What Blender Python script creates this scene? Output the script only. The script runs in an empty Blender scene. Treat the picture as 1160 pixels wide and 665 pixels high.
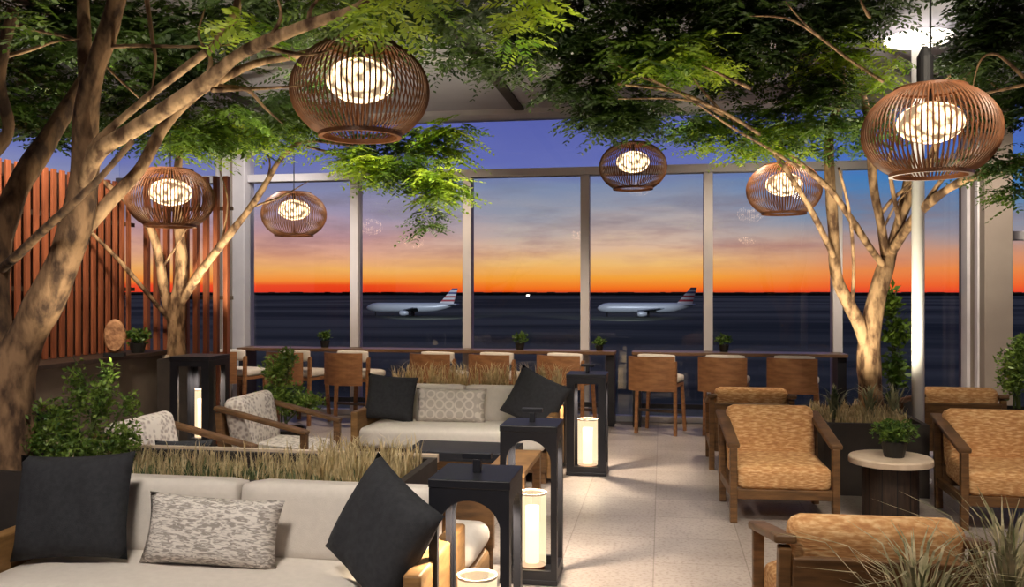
import bpy, bmesh, math, random
from mathutils import Vector, Matrix, Euler, noise as mnoise
R = math.radians
rnd = random.Random(7)
scene = bpy.context.scene
COL = scene.collection

# ------------------------------------------------------------------ camera
H = 1.63                      # eye height
FPX = 1000.0                  # focal length in pixels of the 1160x665 frame
YAW = R(9.65)
FWD = Vector((-math.sin(YAW), math.cos(YAW), 0)); RGT = Vector((math.cos(YAW), math.sin(YAW), 0))
cam_d = bpy.data.cameras.new('camera'); cam = bpy.data.objects.new('camera', cam_d); COL.objects.link(cam)
cam.location = (0, 0, H); cam.rotation_euler = (R(90), 0, YAW)
cam_d.sensor_width = 36; cam_d.lens = FPX / 1160 * 36; cam_d.shift_y = -1.5 / 1160
cam_d.clip_start = 0.05; cam_d.clip_end = 60000
scene.camera = cam

def at(px, py, d):
    """surveyed point: bearing/elevation read off the photograph, d metres deep"""
    p = FWD * d + RGT * ((px - 580) / FPX * d)
    return Vector((p.x, p.y, H + (331 - py) / FPX * d))

# ------------------------------------------------------------------ materials
def lin(c):
    return tuple(((v / 255) / 12.92 if v / 255 <= .04045 else (((v / 255) + .055) / 1.055) ** 2.4) for v in c[:3]) + (1,)

def mat(name, c, rough=.6, metal=0, c2=None, nscale=6, stretch=(1, 1, 1), contrast=(.35, .65), bump=0, bscale=None,
        emit=None, estr=0, spec=None, detail=4, trans=None):
    m = bpy.data.materials.new(name); m.use_nodes = True
    nt = m.node_tree; b = nt.nodes['Principled BSDF']
    b.inputs['Base Color'].default_value = lin(c); b.inputs['Roughness'].default_value = rough
    b.inputs['Metallic'].default_value = metal
    if spec is not None: b.inputs['Specular IOR Level'].default_value = spec
    if trans: b.inputs['Transmission Weight'].default_value = trans
    tc = nt.nodes.new('ShaderNodeTexCoord'); mp = nt.nodes.new('ShaderNodeMapping')
    mp.inputs['Scale'].default_value = stretch
    nt.links.new(tc.outputs['Object'], mp.inputs['Vector'])
    if c2:
        n = nt.nodes.new('ShaderNodeTexNoise'); n.inputs['Scale'].default_value = nscale; n.inputs['Detail'].default_value = detail
        nt.links.new(mp.outputs['Vector'], n.inputs['Vector'])
        r = nt.nodes.new('ShaderNodeValToRGB')
        r.color_ramp.elements[0].position = contrast[0]; r.color_ramp.elements[1].position = contrast[1]
        r.color_ramp.elements[0].color = lin(c); r.color_ramp.elements[1].color = lin(c2)
        nt.links.new(n.outputs['Fac'], r.inputs['Fac']); nt.links.new(r.outputs['Color'], b.inputs['Base Color'])
    if bump:
        n2 = nt.nodes.new('ShaderNodeTexNoise'); n2.inputs['Scale'].default_value = bscale or nscale * 4; n2.inputs['Detail'].default_value = 3
        nt.links.new(mp.outputs['Vector'], n2.inputs['Vector'])
        bp = nt.nodes.new('ShaderNodeBump'); bp.inputs['Strength'].default_value = bump; bp.inputs['Distance'].default_value = .01
        nt.links.new(n2.outputs['Fac'], bp.inputs['Height']); nt.links.new(bp.outputs['Normal'], b.inputs['Normal'])
    if emit:
        b.inputs['Emission Color'].default_value = lin(emit); b.inputs['Emission Strength'].default_value = estr
    return m

M = {}
M['wood'] = mat('oiled_wood', (118, 84, 50), .5, c2=(86, 60, 35), nscale=7, stretch=(1, 1, 6), bump=.15)
M['wood_light'] = mat('pale_wood', (150, 112, 68), .5, c2=(118, 86, 50), nscale=7, stretch=(1, 1, 5), bump=.15)
M['wood_dark'] = mat('dark_wood', (64, 48, 38), .55, c2=(44, 33, 27), nscale=8, stretch=(6, 6, 1), bump=.2)
M['slat'] = mat('red_wood_slats', (156, 88, 56), .5, c2=(116, 62, 38), nscale=5, stretch=(3, 3, .4), bump=.1)
M['slat_back'] = mat('dark_red_panel', (64, 36, 24), .7, c2=(44, 25, 18), nscale=4)
M['white_fabric'] = mat('off_white_fabric', (222, 213, 204), .9, c2=(216, 207, 198), nscale=30, bump=.25, bscale=300)
M['dark_fabric'] = mat('charcoal_fabric', (46, 47, 52), .9, c2=(36, 37, 42), nscale=40, bump=.3, bscale=300)
M['black_metal'] = mat('black_metal', (26, 27, 33), .42, .2, c2=(34, 35, 42), nscale=5)
M['black'] = mat('matte_black', (20, 20, 22), .6)
M['frame'] = mat('grey_aluminium', (214, 210, 214), .5, 0, c2=(204, 200, 205), nscale=3)
M['pier'] = mat('beige_pier', (150, 138, 128), .7, c2=(142, 130, 121), nscale=3)
M['white_paint'] = mat('white_paint', (246, 242, 238), .5)
M['ceiling'] = mat('grey_ceiling', (164, 162, 172), .85, c2=(152, 150, 160), nscale=1.2)
M['half_wall'] = mat('dark_plaster', (112, 100, 90), .8, c2=(98, 87, 78), nscale=3, bump=.1)
M['planter'] = mat('charcoal_planter', (58, 50, 46), .75, c2=(46, 40, 37), nscale=6, bump=.15)
M['soil'] = mat('dark_soil', (44, 33, 24), .95, c2=(70, 54, 38), nscale=25, bump=.6)
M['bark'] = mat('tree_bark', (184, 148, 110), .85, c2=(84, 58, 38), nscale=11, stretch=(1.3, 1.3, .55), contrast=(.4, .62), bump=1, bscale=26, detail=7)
M['bark_mid'] = mat('dimmed_bark', (152, 118, 86), .9, c2=(66, 46, 32), nscale=11, stretch=(1.3, 1.3, .55), contrast=(.4, .62), bump=1, bscale=26, detail=7)  # tree bark with its colour darkened, as the sofa downlight over-lights the left trunk
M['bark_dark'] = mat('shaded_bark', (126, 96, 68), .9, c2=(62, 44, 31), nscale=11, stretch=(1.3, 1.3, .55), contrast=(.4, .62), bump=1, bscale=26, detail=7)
M['stone_top'] = mat('pale_stone', (226, 206, 184), .5, c2=(206, 184, 160), nscale=10)
M['counter'] = mat('bar_top', (118, 88, 64), .35, c2=(96, 70, 50), nscale=5, stretch=(.5, 6, 1))
M['stool_wood'] = mat('stool_wood', (156, 110, 72), .5, c2=(130, 88, 56), nscale=8, stretch=(1, 1, 4))
M['rattan'] = mat('copper_rattan', (132, 86, 56), .45, c2=(104, 66, 42), nscale=14)
M['pot'] = mat('black_pot', (30, 30, 28), .5)
M['stem'] = mat('green_stem', (70, 84, 36), .7)
M['copper'] = mat('copper_base', (150, 90, 66), .35, .7)
M['plane_white'] = mat('aircraft_silver', (205, 214, 226), .35, .1)
M['plane_grey'] = mat('aircraft_grey', (120, 130, 145), .4, .1)
M['fin_blue'] = mat('fin_blue', (36, 58, 130), .5)
M['fin_red'] = mat('fin_red', (180, 44, 60), .5)
M['fin_white'] = mat('fin_white', (220, 220, 228), .5)
M['field_light'] = mat('field_lamp', (255, 240, 220), .5, emit=(255, 240, 220), estr=8)
M['treeline'] = mat('far_trees', (16, 16, 18), 1)

def leaf_mat(name, a, b, sc=3, tr=.35):
    m = bpy.data.materials.new(name); m.use_nodes = True; nt = m.node_tree; nt.nodes.clear()
    o = nt.nodes.new('ShaderNodeOutputMaterial'); mx = nt.nodes.new('ShaderNodeMixShader'); mx.inputs['Fac'].default_value = tr
    d = nt.nodes.new('ShaderNodeBsdfPrincipled'); d.inputs['Roughness'].default_value = .5
    t = nt.nodes.new('ShaderNodeBsdfTranslucent')
    tc = nt.nodes.new('ShaderNodeTexCoord'); n = nt.nodes.new('ShaderNodeTexNoise'); n.inputs['Scale'].default_value = sc; n.inputs['Detail'].default_value = 5
    r = nt.nodes.new('ShaderNodeValToRGB'); r.color_ramp.elements[0].position = .35; r.color_ramp.elements[1].position = .65
    r.color_ramp.elements[0].color = lin(a); r.color_ramp.elements[1].color = lin(b)
    nt.links.new(tc.outputs['Object'], n.inputs['Vector']); nt.links.new(n.outputs['Fac'], r.inputs['Fac'])
    nt.links.new(r.outputs['Color'], d.inputs['Base Color']); nt.links.new(r.outputs['Color'], t.inputs['Color'])
    nt.links.new(d.outputs[0], mx.inputs[1]); nt.links.new(t.outputs[0], mx.inputs[2]); nt.links.new(mx.outputs[0], o.inputs['Surface'])
    return m
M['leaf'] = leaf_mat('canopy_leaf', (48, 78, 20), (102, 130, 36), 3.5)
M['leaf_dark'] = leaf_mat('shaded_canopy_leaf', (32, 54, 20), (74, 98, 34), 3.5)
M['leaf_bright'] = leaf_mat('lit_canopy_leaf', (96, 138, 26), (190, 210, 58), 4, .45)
M['shrub_leaf'] = leaf_mat('shrub_leaf', (58, 92, 34), (140, 165, 70), 14)
M['small_leaf'] = leaf_mat('small_plant_leaf', (40, 78, 26), (120, 150, 62), 20)
M['grass'] = leaf_mat('dry_grass', (176, 158, 112), (240, 220, 176), 18)
M['grass_green'] = leaf_mat('green_grass', (58, 82, 48), (150, 156, 110), 14)
M['spiky'] = leaf_mat('spiky_blades', (62, 84, 58), (196, 196, 158), 9)
M['pale_blade'] = leaf_mat('pale_blades', (118, 126, 86), (236, 224, 188), 16)

def glass_mat(name, tint, refl=1.0):
    m = bpy.data.materials.new(name); m.use_nodes = True; nt = m.node_tree; nt.nodes.clear()
    o = nt.nodes.new('ShaderNodeOutputMaterial'); mx = nt.nodes.new('ShaderNodeMixShader')
    t = nt.nodes.new('ShaderNodeBsdfTransparent'); t.inputs['Color'].default_value = tint
    g = nt.nodes.new('ShaderNodeBsdfGlossy'); g.inputs['Roughness'].default_value = .01
    f = nt.nodes.new('ShaderNodeFresnel'); f.inputs['IOR'].default_value = 1.5
    mul = nt.nodes.new('ShaderNodeMath'); mul.operation = 'MULTIPLY'; mul.inputs[1].default_value = refl
    nt.links.new(f.outputs[0], mul.inputs[0]); nt.links.new(mul.outputs[0], mx.inputs['Fac'])
    nt.links.new(t.outputs[0], mx.inputs[1]); nt.links.new(g.outputs[0], mx.inputs[2]); nt.links.new(mx.outputs[0], o.inputs['Surface'])
    return m
M['glass'] = glass_mat('window_glass', (.97, .97, .98, 1), .9)
M['glass_top'] = glass_mat('clerestory_glass', (.94, .94, 1, 1), .4)
M['lamp_glass'] = glass_mat('lantern_glass', (.98, .95, .9, 1), 1.0)

# woven tan fabric (orange) : brick weave
def woven(name, a, b, c):
    m = bpy.data.materials.new(name); m.use_nodes = True; nt = m.node_tree; bs = nt.nodes['Principled BSDF']; bs.inputs['Roughness'].default_value = .85
    tc = nt.nodes.new('ShaderNodeTexCoord'); mp = nt.nodes.new('ShaderNodeMapping'); mp.inputs['Scale'].default_value = (22, 30, 95)
    n = nt.nodes.new('ShaderNodeTexNoise'); n.inputs['Scale'].default_value = 1; n.inputs['Detail'].default_value = 3
    r = nt.nodes.new('ShaderNodeValToRGB'); r.color_ramp.elements[0].position = .33; r.color_ramp.elements[1].position = .66
    r.color_ramp.elements[0].color = lin(a); r.color_ramp.elements[1].color = lin(c)
    e = r.color_ramp.elements.new(.5); e.color = lin(b)
    nt.links.new(tc.outputs['Object'], mp.inputs[0]); nt.links.new(mp.outputs[0], n.inputs['Vector'])
    nt.links.new(n.outputs['Fac'], r.inputs[0]); nt.links.new(r.outputs[0], bs.inputs['Base Color'])
    bp = nt.nodes.new('ShaderNodeBump'); bp.inputs['Strength'].default_value = .5; bp.inputs['Distance'].default_value = .008
    nt.links.new(n.outputs['Fac'], bp.inputs['Height']); nt.links.new(bp.outputs[0], bs.inputs['Normal'])
    return m
M['woven'] = woven('woven_tan', (184, 128, 80), (208, 156, 102), (232, 194, 144))

# grey motif fabrics
def motif(name, base, dark, kind, scale):
    m = bpy.data.materials.new(name); m.use_nodes = True; nt = m.node_tree; bs = nt.nodes['Principled BSDF']; bs.inputs['Roughness'].default_value = .9
    tc = nt.nodes.new('ShaderNodeTexCoord'); mp = nt.nodes.new('ShaderNodeMapping'); mp.inputs['Scale'].default_value = scale
    nt.links.new(tc.outputs['Object'], mp.inputs[0])
    r = nt.nodes.new('ShaderNodeValToRGB')
    if kind == 'chevron':
        n = nt.nodes.new('ShaderNodeTexNoise'); n.inputs['Scale'].default_value = 1; n.inputs['Detail'].default_value = 2; n.inputs['Distortion'].default_value = 1.2
        nt.links.new(mp.outputs[0], n.inputs['Vector']); out = n.outputs['Fac']; p = (.42, .56)
    elif kind == 'rings':
        n = nt.nodes.new('ShaderNodeTexVoronoi'); n.inputs['Scale'].default_value = 1; n.inputs['Randomness'].default_value = .15
        nt.links.new(mp.outputs[0], n.inputs['Vector'])
        w = nt.nodes.new('ShaderNodeMath'); w.operation = 'SINE'; w2 = nt.nodes.new('ShaderNodeMath'); w2.operation = 'MULTIPLY'; w2.inputs[1].default_value = 16
        nt.links.new(n.outputs['Distance'], w2.inputs[0]); nt.links.new(w2.outputs[0], w.inputs[0]); out = w.outputs[0]; p = (.1, .7)
    else:
        n = nt.nodes.new('ShaderNodeTexVoronoi'); n.inputs['Scale'].default_value = 1
        nt.links.new(mp.outputs[0], n.inputs['Vector']); out = n.outputs['Distance']; p = (.2, .6)
    r.color_ramp.elements[0].position, r.color_ramp.elements[1].position = p
    r.color_ramp.elements[0].color = lin(dark); r.color_ramp.elements[1].color = lin(base)
    nt.links.new(out, r.inputs[0]); nt.links.new(r.outputs[0], bs.inputs['Base Color'])
    return m
M['lumbar'] = motif('chevron_knit', (226, 218, 210), (158, 149, 142), 'chevron', (26, 26, 105))
M['lumbar_far'] = motif('ring_print', (222, 213, 204), (192, 182, 174), 'rings', (11, 11, 11))
M['print'] = motif('blotch_print', (228, 218, 208), (168, 154, 146), 'blotch', (32, 32, 32))

# floor: large square stone tiles with fine joints and speckle
def floor_mat():
    m = bpy.data.materials.new('stone_tile_floor'); m.use_nodes = True; nt = m.node_tree; bs = nt.nodes['Principled BSDF']
    bs.inputs['Roughness'].default_value = .42
    tc = nt.nodes.new('ShaderNodeTexCoord'); mp = nt.nodes.new('ShaderNodeMapping'); mp.inputs['Location'].default_value = (.05, .1, 0)
    nt.links.new(tc.outputs['Object'], mp.inputs[0])
    bk = nt.nodes.new('ShaderNodeTexBrick'); bk.offset = 0; bk.squash = 1
    bk.inputs['Scale'].default_value = 1; bk.inputs['Brick Width'].default_value = .55; bk.inputs['Row Height'].default_value = .55
    bk.inputs['Mortar Size'].default_value = .004; bk.inputs['Mortar Smooth'].default_value = .3; bk.inputs['Bias'].default_value = 0
    bk.inputs['Color1'].default_value = lin((174, 164, 158)); bk.inputs['Color2'].default_value = lin((158, 149, 144)); bk.inputs['Mortar'].default_value = lin((134, 124, 117))
    nt.links.new(mp.outputs[0], bk.inputs['Vector'])
    n = nt.nodes.new('ShaderNodeTexNoise'); n.inputs['Scale'].default_value = 45; n.inputs['Detail'].default_value = 4
    n2 = nt.nodes.new('ShaderNodeTexNoise'); n2.inputs['Scale'].default_value = 2.2; n2.inputs['Detail'].default_value = 4
    nt.links.new(tc.outputs['Object'], n.inputs['Vector']); nt.links.new(tc.outputs['Object'], n2.inputs['Vector'])
    r = nt.nodes.new('ShaderNodeValToRGB'); r.color_ramp.elements[0].position = .36; r.color_ramp.elements[1].position = .5
    r.color_ramp.elements[0].color = (.72, .69, .67, 1); r.color_ramp.elements[1].color = (1, 1, 1, 1)
    nt.links.new(n.outputs['Fac'], r.inputs[0])
    r2 = nt.nodes.new('ShaderNodeValToRGB'); r2.color_ramp.elements[0].position = .3; r2.color_ramp.elements[1].position = .7
    r2.color_ramp.elements[0].color = (.78, .76, .75, 1); r2.color_ramp.elements[1].color = (1.05, 1.04, 1.03, 1)
    nt.links.new(n2.outputs['Fac'], r2.inputs[0])
    a = nt.nodes.new('ShaderNodeMix'); a.data_type = 'RGBA'; a.blend_type = 'MULTIPLY'; a.inputs[0].default_value = 1
    nt.links.new(bk.outputs['Color'], a.inputs[6]); nt.links.new(r.outputs[0], a.inputs[7])
    b = nt.nodes.new('ShaderNodeMix'); b.data_type = 'RGBA'; b.blend_type = 'MULTIPLY'; b.inputs[0].default_value = 1
    nt.links.new(a.outputs[2], b.inputs[6]); nt.links.new(r2.outputs[0], b.inputs[7])
    nt.links.new(b.outputs[2], bs.inputs['Base Color'])
    return m
M['floor'] = floor_mat()

# airfield: dark asphalt and grass bands running parallel to the windows
def field_mat():
    m = bpy.data.materials.new('airfield'); m.use_nodes = True; nt = m.node_tree; bs = nt.nodes['Principled BSDF']; bs.inputs['Roughness'].default_value = .8
    bs.inputs['Specular IOR Level'].default_value = .1
    tc = nt.nodes.new('ShaderNodeTexCoord'); sp = nt.nodes.new('ShaderNodeSeparateXYZ'); nt.links.new(tc.outputs['Object'], sp.inputs[0])
    # perspective-friendly coordinate: log of distance
    lg = nt.nodes.new('ShaderNodeMath'); lg.operation = 'LOGARITHM'; lg.inputs[1].default_value = 10
    mx = nt.nodes.new('ShaderNodeMath'); mx.operation = 'MAXIMUM'; mx.inputs[1].default_value = 10
    nt.links.new(sp.outputs['Y'], mx.inputs[0]); nt.links.new(mx.outputs[0], lg.inputs[0])
    n = nt.nodes.new('ShaderNodeTexNoise'); n.noise_dimensions = '2D'; n.inputs['Scale'].default_value = 1; n.inputs['Detail'].default_value = 4
    cb = nt.nodes.new('ShaderNodeCombineXYZ'); m1 = nt.nodes.new('ShaderNodeMath'); m1.operation = 'MULTIPLY'; m1.inputs[1].default_value = 9
    m2 = nt.nodes.new('ShaderNodeMath'); m2.operation = 'MULTIPLY'; m2.inputs[1].default_value = .004
    nt.links.new(lg.outputs[0], m1.inputs[0]); nt.links.new(sp.outputs['X'], m2.inputs[0])
    nt.links.new(m2.outputs[0], cb.inputs[0]); nt.links.new(m1.outputs[0], cb.inputs[1]); nt.links.new(cb.outputs[0], n.inputs['Vector'])
    r = nt.nodes.new('ShaderNodeValToRGB'); r.color_ramp.elements[0].position = .36; r.color_ramp.elements[1].position = .62
    r.color_ramp.elements[0].color = lin((50, 60, 46)); r.color_ramp.elements[1].color = lin((124, 128, 108))
    nt.links.new(n.outputs['Fac'], r.inputs[0]); nt.links.new(r.outputs[0], bs.inputs['Base Color'])
    return m
M['field'] = field_mat()

def glow_mat(name, c, lo, hi, scale):
    m = bpy.data.materials.new(name); m.use_nodes = True; nt = m.node_tree; nt.nodes.clear()
    o = nt.nodes.new('ShaderNodeOutputMaterial'); e = nt.nodes.new('ShaderNodeEmission'); e.inputs['Color'].default_value = lin(c)
    tc = nt.nodes.new('ShaderNodeTexCoord'); n = nt.nodes.new('ShaderNodeTexVoronoi'); n.inputs['Scale'].default_value = scale
    mr = nt.nodes.new('ShaderNodeMapRange'); mr.inputs[1].default_value = .1; mr.inputs[2].default_value = .65; mr.inputs[3].default_value = hi; mr.inputs[4].default_value = lo
    nt.links.new(tc.outputs['Object'], n.inputs['Vector']); nt.links.new(n.outputs['Distance'], mr.inputs[0]); nt.links.new(mr.outputs[0], e.inputs['Strength'])
    nt.links.new(e.outputs[0], o.inputs['Surface'])
    return m
M['bulbs'] = glow_mat('glowing_globe', (255, 216, 168), .5, 7.0, 15)
M['candle'] = mat('glowing_candle', (250, 226, 180), .6, emit=(255, 214, 150), estr=3.2)
def frosted():
    m = bpy.data.materials.new('frosted_glow'); m.use_nodes = True; nt = m.node_tree; nt.nodes.clear()
    o = nt.nodes.new('ShaderNodeOutputMaterial'); mx = nt.nodes.new('ShaderNodeMixShader'); mx.inputs['Fac'].default_value = .55
    t = nt.nodes.new('ShaderNodeBsdfTransparent'); e = nt.nodes.new('ShaderNodeEmission'); e.inputs['Color'].default_value = lin((255, 222, 178)); e.inputs['Strength'].default_value = 1.5
    nt.links.new(t.outputs[0], mx.inputs[1]); nt.links.new(e.outputs[0], mx.inputs[2]); nt.links.new(mx.outputs[0], o.inputs['Surface'])
    return m
M['frosted'] = frosted()
M['disc_glow'] = mat('disc_glow', (255, 250, 240), .5, emit=(255, 246, 232), estr=2.2)

# ------------------------------------------------------------------ mesh helpers
class MB:
    def __init__(s): s.v = []; s.f = []
    def add(s, vs, fs):
        o = len(s.v); s.v += [tuple(v) for v in vs]; s.f += [tuple(i + o for i in f) for f in fs]; return s
    def box(s, x0, x1, y0, y1, z0, z1, mx=None):
        vs = [Vector((x, y, z)) for z in (z0, z1) for y in (y0, y1) for x in (x0, x1)]
        if mx: vs = [mx @ v for v in vs]
        return s.add(vs, [(0, 2, 3, 1), (4, 5, 7, 6), (0, 1, 5, 4), (2, 6, 7, 3), (0, 4, 6, 2), (1, 3, 7, 5)])
    def bar(s, a, b, w, t, up=(0, 0, 1)):
        """rectangular bar from a to b, w across, t along 'up'"""
        a, b = Vector(a), Vector(b); d = (b - a).normalized(); u = Vector(up)
        sd = d.cross(u); sd = sd.normalized() if sd.length > 1e-5 else Vector((1, 0, 0)); u2 = sd.cross(d)
        vs = [p + sd * (i * w / 2) + u2 * (j * t / 2) for p in (a, b) for j in (-1, 1) for i in (-1, 1)]
        return s.add(vs, [(0, 2, 3, 1), (4, 5, 7, 6), (0, 1, 5, 4), (2, 6, 7, 3), (0, 4, 6, 2), (1, 3, 7, 5)])
    def tube(s, pts, rad, seg=8, cap=True):
        pts = [Vector(p) for p in pts]; n = len(pts)
        if not hasattr(rad, '__len__'): rad = [rad] * n
        d0 = (pts[1] - pts[0]).normalized(); ref = Vector((0, 0, 1)) if abs(d0.z) < .9 else Vector((1, 0, 0))
        u = d0.cross(ref).normalized(); vs = []; fs = []
        for i, p in enumerate(pts):
            d = (pts[min(i + 1, n - 1)] - pts[max(i - 1, 0)]); d = d.normalized() if d.length > 1e-9 else d0
            u = (u - d * u.dot(d)); u = u.normalized() if u.length > 1e-6 else d.orthogonal().normalized(); w = d.cross(u)
            for k in range(seg):
                a = 2 * math.pi * k / seg; vs.append(p + (u * math.cos(a) + w * math.sin(a)) * rad[i])
        for i in range(n - 1):
            for k in range(seg):
                k2 = (k + 1) % seg; fs.append((i * seg + k, i * seg + k2, (i + 1) * seg + k2, (i + 1) * seg + k))
        if cap: fs += [tuple(reversed(range(seg))), tuple((n - 1) * seg + k for k in range(seg))]
        return s.add(vs, fs)
    def lathe(s, prof, seg=24, c=(0, 0, 0), cap=True):
        vs = []; fs = []; n = len(prof)
        for r, z in prof:
            for k in range(seg):
                a = 2 * math.pi * k / seg; vs.append((c[0] + r * math.cos(a), c[1] + r * math.sin(a), c[2] + z))
        for i in range(n - 1):
            for k in range(seg):
                k2 = (k + 1) % seg; fs.append((i * seg + k, i * seg + k2, (i + 1) * seg + k2, (i + 1) * seg + k))
        if cap: fs += [tuple(reversed(range(seg))), tuple((n - 1) * seg + k for k in range(seg))]
        return s.add(vs, fs)
    def rbox(s, w, d, h, r, c=(0, 0, 0), puff=.0, n=8, mx=None):
        """soft rounded box (cushion), puffed on its broad faces"""
        bm = bmesh.new(); bmesh.ops.create_cube(bm, size=2)
        bmesh.ops.subdivide_edges(bm, edges=bm.edges[:], cuts=n, use_grid_fill=True)
        vs = []
        for v in bm.verts:
            q = v.co.copy()
            q = Vector([math.copysign(abs(t) ** .75, t) if abs(t) < 1 else t for t in q])
            p = Vector((q.x * w / 2, q.y * d / 2, q.z * h / 2))
            inner = Vector((max(-w / 2 + r, min(w / 2 - r, p.x)), max(-d / 2 + r, min(d / 2 - r, p.y)), max(-h / 2 + r, min(h / 2 - r, p.z))))
            o = p - inner
            if o.length > 1e-9: p = inner + o.normalized() * r
            if puff:
                bx, by, bz = 1 - q.x ** 2, 1 - q.y ** 2, 1 - q.z ** 2
                m = min((h, 2), (d, 1), (w, 0))[1]
                k = [by * bz, bx * bz, bx * by][m]
                p[m] += math.copysign(puff * max(k, 0) ** .6, q[m]) * abs(q[m])
            p += Vector(c)
            vs.append(mx @ p if mx else p)
        fs = [tuple(v.index for v in f.verts) for f in bm.faces]; bm.free()
        return s.add(vs, fs)
    def pillow(s, w, h, t, mx=None, n=14):
        """throw pillow in the local XZ plane, pinched corners, thickness along Y"""
        vs = []; fs = []; N = n + 1
        for sgn in (-1, 1):
            for j in range(N):
                for i in range(N):
                    u = 2 * i / n - 1; v = 2 * j / n - 1
                    k = max((1 - u ** 4) * (1 - v ** 4), 0) ** .55
                    ex = 1 - .07 * (1 - v * v) ** 1.0 * abs(u) ** 3; ez = 1 - .07 * (1 - u * u) * abs(v) ** 3
                    p = Vector((u * w / 2 * ex, sgn * t / 2 * k + .006 * math.sin(9 * u + 4 * v) * k, v * h / 2 * ez))
                    vs.append(mx @ p if mx else p)
        B = N * N
        for j in range(n):
            for i in range(n):
                a = j * N + i; fs.append((a, a + 1, a + N + 1, a + N)); fs.append((B + a, B + a + N, B + a + N + 1, B + a + 1))
        return s.add(vs, fs)
    def build(s, name, m, parent=None, smooth=False, bevel=0, seg=2, weld=False, loc=None, rot=None):
        me = bpy.data.meshes.new(name); me.from_pydata([tuple(v) for v in s.v], [], s.f); me.update()
        if weld:
            bm = bmesh.new(); bm.from_mesh(me); bmesh.ops.remove_doubles(bm, verts=bm.verts[:], dist=1e-4)
            bmesh.ops.recalc_face_normals(bm, faces=bm.faces[:]); bm.to_mesh(me); bm.free()
        me.materials.append(m)
        if smooth: me.polygons.foreach_set('use_smooth', [True] * len(me.polygons))
        o = bpy.data.objects.new(name, me); COL.objects.link(o)
        if parent: o.parent = parent
        if loc is not None: o.location = loc
        if rot is not None: o.rotation_euler = rot
        if bevel:
            b = o.modifiers.new('bevel', 'BEVEL'); b.width = bevel; b.segments = seg; b.limit_method = 'ANGLE'
        return o

def tag(o, label=None, cat=None, group=None, kind=None):
    if label: o['label'] = label
    if cat: o['category'] = cat
    if group: o['group'] = group
    if kind: o['kind'] = kind
    return o
def thing(name, label, cat, loc=(0, 0, 0), rz=0, group=None):
    o = bpy.data.objects.new(name, None); o.empty_display_size = .1; COL.objects.link(o)
    o.location = loc; o.rotation_euler = (0, 0, rz); return tag(o, label, cat, group)
def kids(o): return [c for c in bpy.data.objects if c.parent == o]
def copy_tree(o, parent=None):
    c = o.copy(); COL.objects.link(c); c.parent = parent
    for ch in kids(o): copy_tree(ch, c)
    return c
def dup(o, loc, rz, label, group=None):
    c = copy_tree(o); c.location = loc; c.rotation_euler = (0, 0, rz); c['label'] = label
    if group: c['group'] = group
    return c
def struct(name, mb, m, parent=None, **k):
    o = mb.build(name, m, parent, **k)
    if not parent: o['kind'] = 'structure'
    return o
def rotm(ax, deg, c=(0, 0, 0)):
    return Matrix.Translation(Vector(c)) @ Matrix.Rotation(R(deg), 4, ax)

# ================================================================== THE SETTING
YW = 11.2                       # window plane
ZC = 3.92                       # ceiling
struct('floor', MB().box(-9, 8, -5, YW + .1, -.2, 0), M['floor'])
ce = struct('ceiling', MB().box(-9, 8, -5, YW - .35, ZC, ZC + .15), M['ceiling'])
n_trim = 0
def trim(mb, m, **k):
    global n_trim; n_trim += 1
    return struct('trim_%d' % n_trim, mb, m, **k)
# edge beam of the ceiling and ceiling joints
trim(MB().box(-9, 8, YW - .35, YW + .15, ZC - .06, ZC + .15), M['frame'])
for x in (-4.9, -1.75, 1.4, 4.55):
    trim(MB().box(x - .06, x + .06, 3, YW - .36, ZC - .03, ZC - .001), M['planter'])
trim(MB().box(-9, 8, 8.3, 8.42, ZC - .03, ZC - .001), M['frame'])
ZT = 3.16
MULL = [-4.0, -2.48, -.96, .56, 2.08]
for x in MULL:
    trim(MB().box(x - .055, x + .055, YW - .10, YW + .10, 0.02, ZT - .052), M['frame'], bevel=.006)
bays = [(-7.45, -5.92), (-5.5, -4.055)] + [(MULL[i] + .055, MULL[i + 1] - .055) for i in range(4)] + [(2.135, 3.5), (3.79, 6.0)]
for i, (a, b) in enumerate(bays):
    w = struct('window_%d' % (i + 1), MB().box(a, b, YW - .006, YW + .006, .08, ZT - .05), M['glass'])
    w2 = MB().box(a - (.055 if i > 1 else 0), b + (.055 if i in (1, 2, 3, 4, 5) else 0), YW - .006, YW + .006, ZT + .05, ZC - .07).build('upper_pane', M['glass_top'], w)
    MB().box(a - (.055 if i > 1 else 0), b + (.055 if i in (1, 2, 3, 4, 5) else 0), YW - .09, YW + .09, ZT - .05, ZT + .05).build('transom', M['frame'], w, bevel=.005)
    MB().box(a, b, YW - .06, YW + .06, .01, .08).build('sill', M['frame'], w)
# left jamb, right pier and the window return beyond
struct('wall_left', MB().box(-5.92, -5.5, YW - .18, YW + .12, .01, ZC - .07), M['frame'], bevel=.01)
struct('wall_right', MB().box(3.5, 3.79, YW - .75, YW + .12, .01, ZC - .07), M['pier'], bevel=.01)
trim(MB().box(3.46, 3.499, YW - .3, YW - .1, .02, ZC - .08), M['frame'], bevel=.006)
trim(MB().box(3.475, 3.499, YW - .6, YW - .5, .02, ZC - .08), M['frame'], bevel=.006)
trim(MB().box(3.791, 6.0, YW - .1, YW + .1, 2.24, 2.34), M['frame'])
for x in (-5.83, -5.68):
    trim(MB().box(x - .012, x + .012, YW - .195, YW - .181, .02, ZC - .08), M['pier'])
# dark half wall with a ledge on the left, beige corner strip at its end
struct('wall_partition', MB().box(-5.6, -5.15, 4.6, 8.55, .01, .98), M['half_wall'])
trim(MB().box(-5.64, -5.10, 4.55, 8.6, .98, 1.02), M['wood_dark'], bevel=.004)
trim(MB().box(-5.14, -5.06, 8.46, 8.6, .01, .975), M['stone_top'], bevel=.004)

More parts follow.
